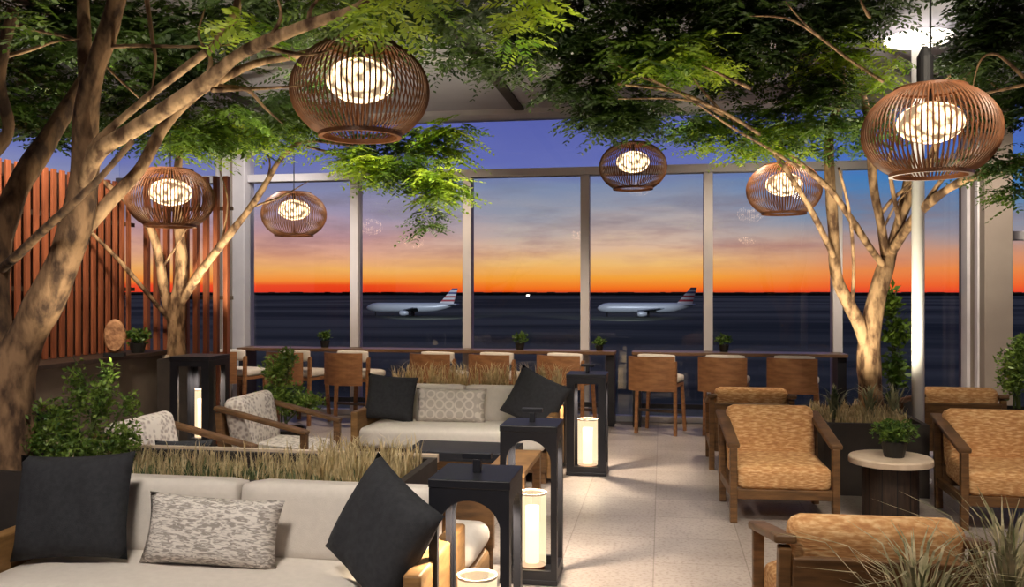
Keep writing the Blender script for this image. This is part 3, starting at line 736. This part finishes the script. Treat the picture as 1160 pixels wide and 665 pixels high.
t = shrub('leafy green shrub in a dark pot behind the farther printed chair', (p.x, p.y, .42), [(0, 0, .25, .26, .2, .18, 1), (-.05, 0, .5, .17, .14, .16, .7), (.22, 0, .22, .2, .12, .1, .5), (.03, 0, .62, .1, .1, .1, .3)], M['shrub_leaf'], .045, 900)
MB().lathe([(.15, -.42), (.19, -.05), (.2, -.02), (.18, -.02), (.17, -.05), (.0, -.04)], 24, cap=False).build('pot', M['pot'], t)
p = at(1152, 331, 8.6)
t = shrub('bushy green plant at the right edge in front of the beige pier', (p.x, p.y, .5), [(0, 0, .42, .2, .2, .24, 1), (.05, 0, .6, .13, .13, .12, .5), (-.04, 0, .25, .16, .15, .16, .6)], M['shrub_leaf'], .05, 700)
MB().lathe([(.17, -.5), (.21, -.05), (.21, 0), (.19, 0), (.19, -.04), (0, -.04)], 24, cap=False).build('pot', M['pot'], t)
p = at(1014, 331, 9.4)
t = shrub('tall dark green plant between the right tree trunk and the white column', (p.x, p.y, .5), [(0, 0, .3, .12, .1, .25, .8), (.02, 0, .7, .13, .1, .2, .7), (-.05, 0, 1.0, .12, .1, .2, .6)], M['leaf'], .09, 300)
MB().lathe([(.15, -.5), (.18, -.05), (.18, 0), (.16, 0), (.16, -.04), (0, -.04)], 24, cap=False).build('pot', M['pot'], t)

def pot_plant(label, loc, r, h, m, n, ls, pr=None):
    pr = pr or r * .62
    t = thing('potted_plant', label, 'plant', loc, 0, 'small potted plants')
    MB().lathe([(pr * .75, 0), (pr, h * .4), (pr, h * .45), (pr * .88, h * .45), (pr * .85, h * .4), (0, h * .4)], 20, cap=False).build('pot', M['pot'], t, smooth=False)
    mb = MB(); leafball(mb, (0, 0, h * .72), (r, r, h * .36), n, ls, hollow=.3); mb.build('foliage', m, t); return t
pot_plant('round bushy plant in a black pot on the stone side table', (1.64, 6.70, .451), .16, .25, M['small_leaf'], 900, .035, .09)
pot_plant('small potted plant on the half wall ledge beside the round ornament', tuple(at(156, 331, 8.9).to_2d()) + (1.021,), .13, .22, M['small_leaf'], 320, .05)
for px, lab in ((368, 'small potted plant on the counter before the leftmost window pane'), (589, 'small potted plant on the counter left of the middle mullion'), (679, 'tiny potted plant on the right end of the long counter'),
                (820, 'small potted plant on the shorter counter')):
    pot_plant(lab, (on_row(px, 10.95), 10.95, .911), .1 if px != 679 else .08, .2 if px != 679 else .14, M['small_leaf'], 160, .05)
# ornament on the ledge
t = thing('ornament', 'round carved pale disc ornament standing on the half wall ledge', 'ornament', tuple(at(130, 331, 8.35).to_2d()) + (1.021,), R(20))
m_ = MB(); m_.lathe([(.0, -.02), (.14, -.018), (.16, 0), (.14, .018), (0, .02)], 28, cap=False)
m_.v = [(x * .62, z, y * 1.0 + .195) for x, y, z in m_.v]; m_.build('disc', mat('carved_ornament', (206, 156, 112), .7, c2=(140, 96, 66), nscale=22, bump=.8), t)
MB().box(-.09, .09, -.05, .05, 0, .035).build('foot', M['black'], t)

# ================================================================== TREES
def smooth_path(pts, rad, n=6):
    P = [Vector(p) for p in pts]; out = []; ro = []
    for i in range(len(P) - 1):
        p0 = P[max(i - 1, 0)]; p1 = P[i]; p2 = P[i + 1]; p3 = P[min(i + 2, len(P) - 1)]
        for k in range(n):
            u = k / n
            out.append(.5 * ((2 * p1) + (p2 - p0) * u + (2 * p0 - 5 * p1 + 4 * p2 - p3) * u * u + (3 * p1 - p0 - 3 * p2 + p3) * u ** 3)); ro.append(rad[i] + (rad[i + 1] - rad[i]) * u)
    out.append(P[-1]); ro.append(rad[-1]); return out, ro
def limb(name, path, m, parent, origin, seg=10, wob=.0):
    """path: list of (px, py, depth, radius)"""
    pts = [at(a, b, c) - origin for a, b, c, _ in path]; P, Q = smooth_path(pts, [r for *_, r in path])
    Q2 = [r * (1 + .17 * mnoise.noise(p * 5.0)) for p, r in zip(P, Q)]
    P2 = [p + Vector((mnoise.noise(p * 1.7), mnoise.noise(p * 1.7 + Vector((9, 3, 1))), 0)) * wob for p in P]
    return MB().tube(P2, Q2, seg).build(name, m, parent, smooth=True), [p + origin for p in P]
def sprays(mb, c, r, n, size, origin, rs):
    tw = MB()
    """compound-leaf sprays in an ellipsoid: r=(lateral, depth, vertical)"""
    for _ in range(n):
        while True:
            u = Vector((rs.uniform(-1, 1), rs.uniform(-1, 1), rs.uniform(-1, 1)))
            if u.length < 1: break
        b = c + RGT * (u.x * r[0]) + FWD * (u.y * r[1]) + Vector((0, 0, u.z * r[2])) - origin
        a = rs.uniform(0, 2 * math.pi); d = Vector((math.cos(a), math.sin(a), rs.uniform(-.5, .25))).normalized()
        side = d.cross(Vector((0, 0, 1))).normalized(); L = size * rs.uniform(.8, 1.5) * 3.2; np_ = 7
        roll = rs.uniform(-.5, .5)
        for i in range(np_):
            f = (i + .6) / np_; q = b + d * (L * f) + Vector((0, 0, -.22 * L * f * f))
            for sg in (-1, 1):
                ll = size * rs.uniform(.75, 1.2) * (1 - .35 * abs(f - .45)); o = (side * sg * .85 + d * .55 + Vector((0, 0, -.25 + roll * sg))).normalized()
                w = o.cross(Vector((rs.uniform(-.4, .4), rs.uniform(-.4, .4), 1))).normalized() * (ll * .24)
                mb.add([q, q + o * ll * .45 + w, q + o * ll, q + o * ll * .45 - w], [(0, 1, 2, 3)])
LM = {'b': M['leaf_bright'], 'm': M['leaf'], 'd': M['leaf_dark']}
def crown(t, origin, blobs, rs):
    """blobs: (px, py, depth, rx_px, ry_px, n, leaf)"""
    for (px, py, d, rx, ry, n, size, key) in blobs:
        mb = MB(); c = at(px, py, d); rl, rd, rv = rx * d / FPX, max(.35, rx * d / FPX * .7), ry * d / FPX
        left = int(n * 1.5)
        while left > 0:      # layered clumps, each a flat pad of leaf sprays
            k = min(left, rs.randint(8, 16)); left -= k
            while True:
                u = Vector((rs.uniform(-1, 1), rs.uniform(-1, 1), rs.uniform(-1, 1)))
                if u.length < 1: break
            sprays(mb, c + RGT * (u.x * rl) + FWD * (u.y * rd) + Vector((0, 0, u.z * rv)), (min(.22, rl * .5), .22, .05), k, size, origin, rs)
        mb.build('foliage', LM[key], t)
def twigs(t, origin, lines, m, name='twig'):
    for ln in lines:
        pts = [at(*p[:3]) - origin for p in ln]; rad = [.014 * (1 - .75 * i / (len(pts) - 1)) for i in range(len(pts))]
        P, Q = smooth_path(pts, rad, 5); MB().tube(P, Q, 5).build(name, m, t, smooth=True)

# --- left foreground tree
base = at(12, 560, 4.75); o1 = Vector((base.x, base.y, .655))
T = thing('tree', 'big tree with a forked trunk at the left edge, growing in the near planter', 'tree', o1, 0)
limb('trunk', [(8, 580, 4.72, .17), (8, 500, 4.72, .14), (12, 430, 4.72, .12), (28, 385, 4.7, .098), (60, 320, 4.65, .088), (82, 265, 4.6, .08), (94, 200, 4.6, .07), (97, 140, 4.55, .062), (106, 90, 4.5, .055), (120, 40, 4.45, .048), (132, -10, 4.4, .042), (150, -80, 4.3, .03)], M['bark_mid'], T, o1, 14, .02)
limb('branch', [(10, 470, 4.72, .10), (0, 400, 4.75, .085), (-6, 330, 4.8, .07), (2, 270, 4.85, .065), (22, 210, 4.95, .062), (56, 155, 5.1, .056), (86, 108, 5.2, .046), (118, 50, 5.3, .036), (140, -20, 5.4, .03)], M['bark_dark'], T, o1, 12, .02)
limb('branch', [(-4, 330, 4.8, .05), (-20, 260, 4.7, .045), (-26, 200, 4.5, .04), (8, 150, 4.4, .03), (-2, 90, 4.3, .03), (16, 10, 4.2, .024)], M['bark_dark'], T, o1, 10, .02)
limb('branch', [(90, 215, 4.58, .04), (110, 172, 4.5, .042), (150, 147, 4.4, .040), (190, 122, 4.3, .038), (230, 95, 4.2, .036), (268, 64, 4.1, .032), (300, 48, 4.0, .03), (350, 28, 3.9, .026), (400, 10, 3.8, .02), (440, -20, 3.7, .012)], M['bark'], T, o1, 10, .015)
limb('branch', [(94, 190, 4.62, .024), (108, 162, 4.5, .022), (160, 116, 4.45, .02), (222, 68, 4.3, .02), (244, 50, 4.3, .02), (262, 22, 4.2, .018), (275, -20, 4.1, .012)], M['bark'], T, o1, 8, .01)
limb('branch', [(82, 275, 4.65, .036), (125, 226, 4.7, .034), (160, 190, 4.8, .032), (186, 145, 4.9, .03), (215, 112, 4.95, .028), (250, 90, 5.0, .026), (290, 72, 5.05, .022), (340, 62, 5.1, .02), (420, 40, 5.2, .014)], M['bark'], T, o1, 10, .02)
limb('branch', [(98, 120, 4.52, .04), (96, 60, 4.6, .036), (94, 0, 4.7, .032), (92, -60, 4.8, .026)], M['bark'], T, o1, 10)
limb('branch', [(0, 306, 4.8, .026), (20, 289, 4.6, .024), (46, 264, 4.45, .022), (72, 240, 4.3, .02), (110, 205, 4.2, .017), (150, 160, 4.1, .012)], M['bark_dark'], T, o1, 8)
twigs(T, o1, [[(-10, 68, 4.3), (30, 58, 4.3), (60, 48, 4.3), (90, 44, 4.3)], [(10, 25, 4.6), (40, 34, 4.6), (90, 48, 4.6), (135, 90, 4.6), (165, 118, 4.7)], [(165, -10, 4.4), (172, 40, 4.4), (176, 70, 4.4), (170, 115, 4.4)],
              [(110, 55, 4.5), (150, 52, 4.4), (220, 53, 4.3), (270, 50, 4.2)], [(236, 82, 4.2), (238, 66, 4.2), (225, 40, 4.2), (232, 10, 4.2)], [(248, 98, 4.3), (280, 102, 4.3), (300, 122, 4.3), (320, 140, 4.4)], [(290, 52, 4.0), (345, 62, 4.1), (380, 55, 4.1)], [(300, 50, 4.0), (318, 20, 3.9), (312, -10, 3.8)], [(240, 102, 4.2), (300, 100, 4.4), (340, 97, 4.5)], [(350, 28, 3.9), (352, 10, 3.9), (370, -12, 3.8)], [(240, 55, 4.2), (252, 34, 4.1), (270, 20, 4.1), (272, -5, 4.0)]], M['bark'])
rs1 = random.Random(11)
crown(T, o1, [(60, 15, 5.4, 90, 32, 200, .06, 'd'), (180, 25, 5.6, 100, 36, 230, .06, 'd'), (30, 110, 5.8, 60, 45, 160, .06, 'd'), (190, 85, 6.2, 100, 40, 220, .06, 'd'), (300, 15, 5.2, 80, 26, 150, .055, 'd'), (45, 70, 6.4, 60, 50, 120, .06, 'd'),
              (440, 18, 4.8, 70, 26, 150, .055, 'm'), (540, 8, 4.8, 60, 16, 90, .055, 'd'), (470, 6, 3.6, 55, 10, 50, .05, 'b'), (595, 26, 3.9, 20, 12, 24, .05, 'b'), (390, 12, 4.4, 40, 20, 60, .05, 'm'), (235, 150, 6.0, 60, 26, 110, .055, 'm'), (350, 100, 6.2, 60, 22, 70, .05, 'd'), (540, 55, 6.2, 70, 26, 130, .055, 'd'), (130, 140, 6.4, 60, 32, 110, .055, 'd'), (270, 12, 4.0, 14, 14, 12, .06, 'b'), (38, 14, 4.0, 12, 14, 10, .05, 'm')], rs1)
# --- middle left tree in front of the slat screen
base = at(200, 400, 9.35); o2 = Vector((-4.84, 8.42, .885))
T = thing('tree', 'slender pale tree growing in front of the red slat screen', 'tree', o2, 0)
limb('trunk', [(200, 420, 9.3, .10), (200, 390, 9.3, .10), (200, 350, 9.3, .095), (206, 315, 9.3, .07), (204, 270, 9.3, .055), (200, 220, 9.3, .045), (205, 160, 9.2, .035), (215, 110, 9.1, .025)], M['bark'], T, o2, 12)
limb('branch', [(197, 372, 9.28, .05), (186, 330, 9.2, .055), (180, 290, 9.1, .05), (168, 255, 9.0, .042), (140, 225, 8.9, .03), (110, 200, 8.8, .02)], M['bark'], T, o2, 10)
limb('branch', [(204, 345, 9.28, .05), (222, 315, 9.2, .048), (250, 278, 9.0, .042), (280, 240, 8.8, .035), (300, 210, 8.6, .03), (318, 180, 8.4, .024), (345, 160, 8.2, .018), (400, 165, 7.8, .012)], M['bark'], T, o2, 10)
limb('branch', [(190, 360, 9.25, .025), (165, 330, 9.0, .024), (135, 295, 8.7, .022), (108, 268, 8.5, .018), (80, 240, 8.3, .012)], M['bark'], T, o2, 8)
twigs(T, o2, [[(186, 300, 9.1), (210, 262, 9.0), (225, 230, 9.0)], [(285, 235, 8.8), (320, 222, 8.6), (350, 205, 8.5)], [(250, 278, 9.0), (258, 230, 8.9), (248, 190, 8.8)], [(300, 212, 8.6), (305, 180, 8.5), (280, 150, 8.4)], [(345, 165, 8.2), (420, 185, 7.6), (470, 195, 7.2), (500, 215, 7.0)]], M['bark'])
rs2 = random.Random(5)
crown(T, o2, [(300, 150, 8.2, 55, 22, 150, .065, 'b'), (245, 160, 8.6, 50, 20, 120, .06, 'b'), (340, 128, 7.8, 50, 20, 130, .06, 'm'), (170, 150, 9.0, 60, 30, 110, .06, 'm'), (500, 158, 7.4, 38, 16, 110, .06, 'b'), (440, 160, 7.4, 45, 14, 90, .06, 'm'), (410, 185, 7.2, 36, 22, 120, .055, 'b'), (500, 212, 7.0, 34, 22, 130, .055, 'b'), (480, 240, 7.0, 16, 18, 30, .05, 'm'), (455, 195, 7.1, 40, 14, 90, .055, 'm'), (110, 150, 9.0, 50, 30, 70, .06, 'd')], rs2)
# --- right tree
o3 = Vector((1.83, 8.25, .515))
T = thing('tree', 'branching pale tree on the right, lit from below in the dark planter', 'tree', o3, 0)
D = 8.1
limb('trunk', [(988, 480, D, .10), (986, 440, D, .105), (984, 400, D, .10), (988, 365, D, .085), (995, 330, D, .08), (1004, 300, D, .075), (1012, 275, D, .05), (1022, 240, D - .1, .045), (1030, 200, D - .2, .04), (1050, 140, D - .4, .03), (1080, 80, D - .7, .02)], M['bark'], T, o3, 14)
limb('branch', [(982, 395, D, .06), (972, 365, D - .05, .062), (958, 338, D - .1, .055), (947, 310, D - .15, .05), (944, 260, D - .2, .05), (940, 200, D - .3, .046), (940, 150, D - .4, .04), (955, 95, D - .6, .03), (940, 60, D - .8, .022), (880, 25, D - 1.2, .016)], M['bark'], T, o3, 12)
limb('branch', [(1003, 290, D, .045), (998, 255, D - .1, .042), (990, 215, D - .2, .04), (986, 170, D - .3, .036), (978, 110, D - .5, .03), (950, 60, D - .8, .02), (900, 20, D - 1.2, .014)], M['bark'], T, o3, 10)
limb('branch', [(1004, 305, D, .035), (985, 280, D - .15, .033), (962, 245, D - .3, .03), (940, 215, D - .5, .026), (900, 180, D - .8, .024), (860, 150, D - 1.1, .022), (820, 130, D - 1.4, .018), (770, 105, D - 1.7, .014), (700, 95, D - 2.0, .008)], M['bark'], T, o3, 10)
limb('branch', [(1010, 285, D - .02, .045), (1030, 255, D - .3, .042), (1055, 228, D - .6, .04), (1090, 205, D - .9, .035), (1130, 192, D - 1.2, .03), (1180, 180, D - 1.5, .02)], M['bark'], T, o3, 10)
limb('branch', [(1016, 262, D - .1, .03), (1035, 215, D - .3, .04), (1055, 180, D - .5, .036), (1075, 120, D - .9, .03), (1110, 70, D - 1.3, .024), (1150, 20, D - 1.7, .014)], M['bark'], T, o3, 10)
limb('branch', [(944, 290, D - .2, .028), (925, 250, D - .4, .026), (905, 215, D - .6, .022), (870, 165, D - 1.0, .018), (830, 140, D - 1.2, .012)], M['bark'], T, o3, 8)
limb('branch', [(1020, 255, D - .15, .022), (1012, 220, D - .3, .02), (1008, 180, D - .4, .017), (1020, 130, D - .6, .012)], M['bark'], T, o3, 8)
limb('branch', [(996, 245, D - .1, .02), (1012, 225, D - .25, .018), (1035, 205, D - .4, .016), (1056, 180, D - .6, .012)], M['bark'], T, o3, 8)
limb('branch', [(1040, 243, D - .45, .022), (1066, 205, D - .7, .02), (1090, 180, D - .9, .015), (1120, 165, D - 1.1, .01)], M['bark'], T, o3, 8)
limb('branch', [(965, 355, D - .1, .018), (967, 300, D - .3, .016), (962, 240, D - .5, .014), (950, 190, D - .7, .01)], M['bark'], T, o3, 8)
twigs(T, o3, [[(770, 105, 6.4), (730, 88, 6.2), (690, 70, 6.0)], [(820, 130, 6.7), (790, 95, 6.5), (775, 70, 6.3)], [(955, 95, 7.5), (930, 70, 7.2), (890, 60, 7.0), (860, 20, 6.8)], [(978, 110, 7.6), (1000, 85, 7.3), (1020, 60, 7.0)], [(1110, 70, 6.8), (1130, 100, 6.6), (1160, 95, 6.4)], [(1000, 260, 8.0), (1020, 225, 7.8), (1060, 190, 7.5)]], M['bark'])
twigs(T, o3, [[(905, 190, 6.9), (870, 168, 6.6), (830, 145, 6.2), (780, 112, 5.8), (735, 88, 5.6)], [(860, 152, 6.4), (810, 122, 6.0), (765, 112, 5.8), (700, 112, 5.8)], [(850, 100, 6.0), (820, 86, 5.8), (795, 74, 5.7)],
              [(1000, 92, 6.6), (960, 66, 6.2), (915, 30, 5.8), (890, 2, 5.6)], [(960, 66, 6.2), (900, 24, 5.9), (850, 18, 5.7)], [(985, 20, 5.9), (975, 0, 5.8), (978, -15, 5.8)], [(1160, 88, 5.9), (1130, 62, 5.9), (1110, 70, 5.9), (1100, 110, 6.1)], [(1165, 95, 5.9), (1120, 105, 6.0), (1095, 112, 6.1)]], M['bark'])
rs3 = random.Random(23)
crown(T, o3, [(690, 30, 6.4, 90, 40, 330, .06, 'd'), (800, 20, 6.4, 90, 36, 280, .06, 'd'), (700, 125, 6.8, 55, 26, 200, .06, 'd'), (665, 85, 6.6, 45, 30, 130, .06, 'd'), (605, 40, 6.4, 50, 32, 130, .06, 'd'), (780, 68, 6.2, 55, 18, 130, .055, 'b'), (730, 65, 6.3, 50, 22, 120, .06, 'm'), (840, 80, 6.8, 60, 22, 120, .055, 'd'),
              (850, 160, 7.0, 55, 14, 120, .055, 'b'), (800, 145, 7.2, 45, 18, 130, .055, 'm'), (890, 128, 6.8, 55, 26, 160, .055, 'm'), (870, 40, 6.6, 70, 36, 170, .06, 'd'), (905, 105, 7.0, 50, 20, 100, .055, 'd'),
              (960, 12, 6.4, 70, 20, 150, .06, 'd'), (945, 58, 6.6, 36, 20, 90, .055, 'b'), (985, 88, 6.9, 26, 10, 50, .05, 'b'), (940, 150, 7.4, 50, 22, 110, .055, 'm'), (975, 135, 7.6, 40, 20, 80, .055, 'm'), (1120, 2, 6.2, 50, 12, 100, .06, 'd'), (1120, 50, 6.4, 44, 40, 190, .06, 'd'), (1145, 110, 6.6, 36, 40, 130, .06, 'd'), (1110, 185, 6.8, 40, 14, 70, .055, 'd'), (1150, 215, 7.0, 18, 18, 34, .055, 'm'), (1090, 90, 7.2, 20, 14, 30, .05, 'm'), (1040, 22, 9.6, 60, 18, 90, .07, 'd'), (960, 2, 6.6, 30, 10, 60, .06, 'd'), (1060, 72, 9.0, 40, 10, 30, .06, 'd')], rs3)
# ================================================================== LIGHT
w = bpy.data.worlds.new('dusk'); scene.world = w; w.use_nodes = True; nt = w.node_tree; nt.nodes.clear()
out = nt.nodes.new('ShaderNodeOutputWorld'); bg = nt.nodes.new('ShaderNodeBackground'); nt.links.new(bg.outputs[0], out.inputs[0])
tc = nt.nodes.new('ShaderNodeTexCoord'); sp = nt.nodes.new('ShaderNodeSeparateXYZ'); nt.links.new(tc.outputs['Generated'], sp.inputs[0])
# clouds: horizontally stretched noise shifting the gradient
mp = nt.nodes.new('ShaderNodeMapping'); mp.inputs['Scale'].default_value = (4, 4, 26); nt.links.new(tc.outputs['Generated'], mp.inputs[0])
nz = nt.nodes.new('ShaderNodeTexNoise'); nz.inputs['Scale'].default_value = 1.4; nz.inputs['Detail'].default_value = 6; nz.inputs['Roughness'].default_value = .55; nt.links.new(mp.outputs[0], nz.inputs['Vector'])
def math_node(op, a, b):
    n = nt.nodes.new('ShaderNodeMath'); n.operation = op
    for i, v in enumerate((a, b)):
        if isinstance(v, (int, float)): n.inputs[i].default_value = v
        else: nt.links.new(v, n.inputs[i])
    return n.outputs[0]
def ramp(stops, fac):
    r = nt.nodes.new('ShaderNodeValToRGB'); el = r.color_ramp.elements
    while len(el) < len(stops): el.new(.5)
    for e, (p, c) in zip(el, stops): e.position = p; e.color = lin(c)
    nt.links.new(fac, r.inputs[0]); return r.outputs[0]
el_ = math_node('MULTIPLY', sp.outputs['Z'], 4.0)
shift = math_node('MULTIPLY', math_node('SUBTRACT', nz.outputs['Fac'], .5), math_node('MINIMUM', math_node('MULTIPLY', el_, .55), .2))
fac = math_node('ADD', el_, shift)
mid = ramp([(0, (236, 82, 22)), (.02, (255, 122, 24)), (.065, (255, 170, 58)), (.12, (250, 196, 118)), (.2, (230, 192, 160)), (.29, (194, 178, 172)), (.38, (154, 158, 174)), (.47, (128, 144, 176)), (.58, (104, 114, 178)), (.75, (94, 104, 172)), (1, (64, 76, 126))], fac)
right = ramp([(0, (244, 66, 38)), (.03, (250, 104, 42)), (.09, (244, 142, 74)), (.17, (206, 154, 128)), (.25, (158, 150, 156)), (.33, (108, 140, 174)), (.46, (72, 130, 190)), (.6, (80, 114, 186)), (.75, (86, 100, 172)), (1, (58, 70, 124))], fac)
left = ramp([(0, (238, 58, 28)), (.03, (246, 76, 30)), (.05, (255, 146, 52)), (.1, (254, 184, 98)), (.17, (236, 176, 140)), (.25, (206, 160, 162)), (.36, (166, 154, 178)), (.46, (138, 142, 178)), (.6, (106, 116, 180)), (.78, (94, 104, 172)), (1, (64, 76, 126))], fac)
def mixc(a, b, f):
    m = nt.nodes.new('ShaderNodeMix'); m.data_type = 'RGBA'; nt.links.new(f, m.inputs[0]); nt.links.new(a, m.inputs[6]); nt.links.new(b, m.inputs[7]); return m.outputs[2]
def mapr(v, a, b):
    m = nt.nodes.new('ShaderNodeMapRange'); m.inputs[1].default_value = a; m.inputs[2].default_value = b; nt.links.new(v, m.inputs[0]); return m.outputs[0]
azx = sp.outputs['X']
c1_ = mixc(mid, right, mapr(azx, .03, .2)); c2_ = mixc(left, c1_, mapr(azx, -.33, -.17))
# grey and rose cloud streaks drifting through the middle heights
mp2 = nt.nodes.new('ShaderNodeMapping'); mp2.inputs['Scale'].default_value = (7, 7, 40); mp2.inputs['Location'].default_value = (3.1, 0, 1.7); nt.links.new(tc.outputs['Generated'], mp2.inputs[0])
nz2 = nt.nodes.new('ShaderNodeTexNoise'); nz2.inputs['Scale'].default_value = 1; nz2.inputs['Detail'].default_value = 6; nz2.inputs['Roughness'].default_value = .6; nt.links.new(mp2.outputs[0], nz2.inputs['Vector'])
band = math_node('MULTIPLY', mapr(el_, .06, .2), mapr(el_, .56, .4))
cl = math_node('MULTIPLY', math_node('MULTIPLY', mapr(nz2.outputs['Fac'], .46, .66), band), .62)
tone = ramp([(0, (206, 96, 74)), (.16, (176, 112, 104)), (.3, (140, 122, 130)), (.5, (112, 118, 142))], el_)
c2_ = mixc(c2_, tone, cl)
# the sky opposite the sunset is a dim blue grey
c3_ = mixc(c2_, ramp([(0, (120, 104, 104)), (1, (88, 84, 96))], el_), mapr(sp.outputs['Y'], .25, -.2))
# dark below the horizon
gz = mapr(sp.outputs['Z'], -.002, 0)
blk = nt.nodes.new('ShaderNodeRGB'); blk.outputs[0].default_value = (.012, .012, .016, 1)
nt.links.new(mixc(blk.outputs[0], c3_, gz), bg.inputs['Color']); bg.inputs['Strength'].default_value = 1.0

def area(name, loc, tgt, size, e, col):
    L = bpy.data.lights.new(name, 'AREA'); L.energy = e; L.size = size; L.color = col; L.shape = 'DISK'
    o = bpy.data.objects.new(name, L); COL.objects.link(o); o.location = loc
    o.rotation_euler = (Vector(tgt) - Vector(loc)).to_track_quat('-Z', 'Y').to_euler(); return o
def spot(name, loc, tgt, e, ang, col, rad=.06, blend=.6):
    L = bpy.data.lights.new(name, 'SPOT'); L.energy = e; L.spot_size = R(ang); L.spot_blend = blend; L.color = col; L.shadow_soft_size = rad
    o = bpy.data.objects.new(name, L); COL.objects.link(o); o.location = loc
    o.rotation_euler = (Vector(tgt) - Vector(loc)).to_track_quat('-Z', 'Y').to_euler(); return o
WARM = (1, .91, .80); AMB = (1, .80, .58)
spot('downlight_sofa', (-1.4, 1.2, 3.8), (-1.9, 3.7, .4), 600, 76, WARM, .35)
spot('downlight_aisle_near', (-.1, 3.9, 3.85), (.0, 5.3, 0), 240, 84, WARM, .3)
spot('downlight_chairs', (1.8, 4.0, 3.8), (1.4, 6.5, .4), 400, 84, (1, .86, .68), .3)
spot('downlight_front_chair', (1.3, 1.5, 3.8), (1.05, 3.2, .6), 260, 70, (1, .86, .68), .3)
spot('downlight_seating', (-2.0, 5.4, 3.8), (-2.1, 6.7, .4), 520, 84, WARM, .25)
spot('downlight_aisle', (.0, 7.0, 3.85), (.0, 8.3, 0), 200, 80, WARM, .25)
spot('downlight_bar_left', (-2.6, 8.9, 3.85), (-2.9, 10.5, .8), 420, 100, AMB, .2)
spot('downlight_bar_right', (1.0, 8.9, 3.85), (.9, 10.5, .8), 330, 95, AMB, .2)
spot('screen_wash', (-4.4, 6.0, 3.7), (-5.5, 7.0, 1.4), 520, 100, (1, .84, .66), .2)
spot('pier_fill', (2.9, 8.6, 3.7), (3.8, 10.6, 1.2), 330, 80, (1, .86, .7), .2)  # added spot without a fixture, brightens the beige pier
spot('jamb_fill', (-4.3, 9.4, 3.8), (-5.6, 11.1, 1.6), 260, 90, (1, .92, .84), .2)  # added fill with no lamp behind it, lifts the unlit grey jamb
UP = (1, .90, .66)
spot('uplight_left_tree', (-2.45, 4.0, .85), (-3.1, 4.4, 3.0), 90, 80, UP)
spot('uplight_left_tree_far', (-2.0, 4.55, .95), (-1.9, 4.9, 3.4), 120, 110, UP)
spot('uplight_left_tree_mid', (-3.6, 5.0, 1.0), (-3.4, 5.2, 3.4), 80, 110, UP)
spot('uplight_mid_tree', (-4.3, 8.0, .95), (-4.4, 8.4, 3.4), 220, 100, UP)
spot('uplight_right_tree', (1.42, 7.5, .74), (1.81, 8.22, 1.75), 170, 92, UP)
spot('uplight_right_tree_near', (1.75, 7.45, 1.0), (1.2, 6.6, 3.6), 170, 110, UP)
spot('uplight_aisle_canopy', (.45, 5.4, .9), (.4, 6.0, 3.6), 90, 110, UP)
spot('uplight_center', (-1.5, 7.3, .75), (-1.7, 7.2, 3.4), 150, 90, UP)
for px, d in ((466, 365), (732, 350)):
    q = at(px, 331, d - 90)
    spot('airliner_fill', (q.x, q.y, GZ + 22), (q.x - 15, q.y + 90, GZ + 4), 150000, 40, (.86, .93, 1), 1.0)  # invented spot added to brighten each airliner

scene.view_settings.view_transform = 'Standard'; scene.view_settings.look = 'None'
scene.view_settings.exposure = 0; scene.view_settings.gamma = 1
scene.cycles.use_denoising = True; scene.cycles.max_bounces = 8; scene.cycles.transparent_max_bounces = 24
scene.cycles.sample_clamp_indirect = 4; scene.cycles.caustics_reflective = False; scene.cycles.caustics_refractive = False
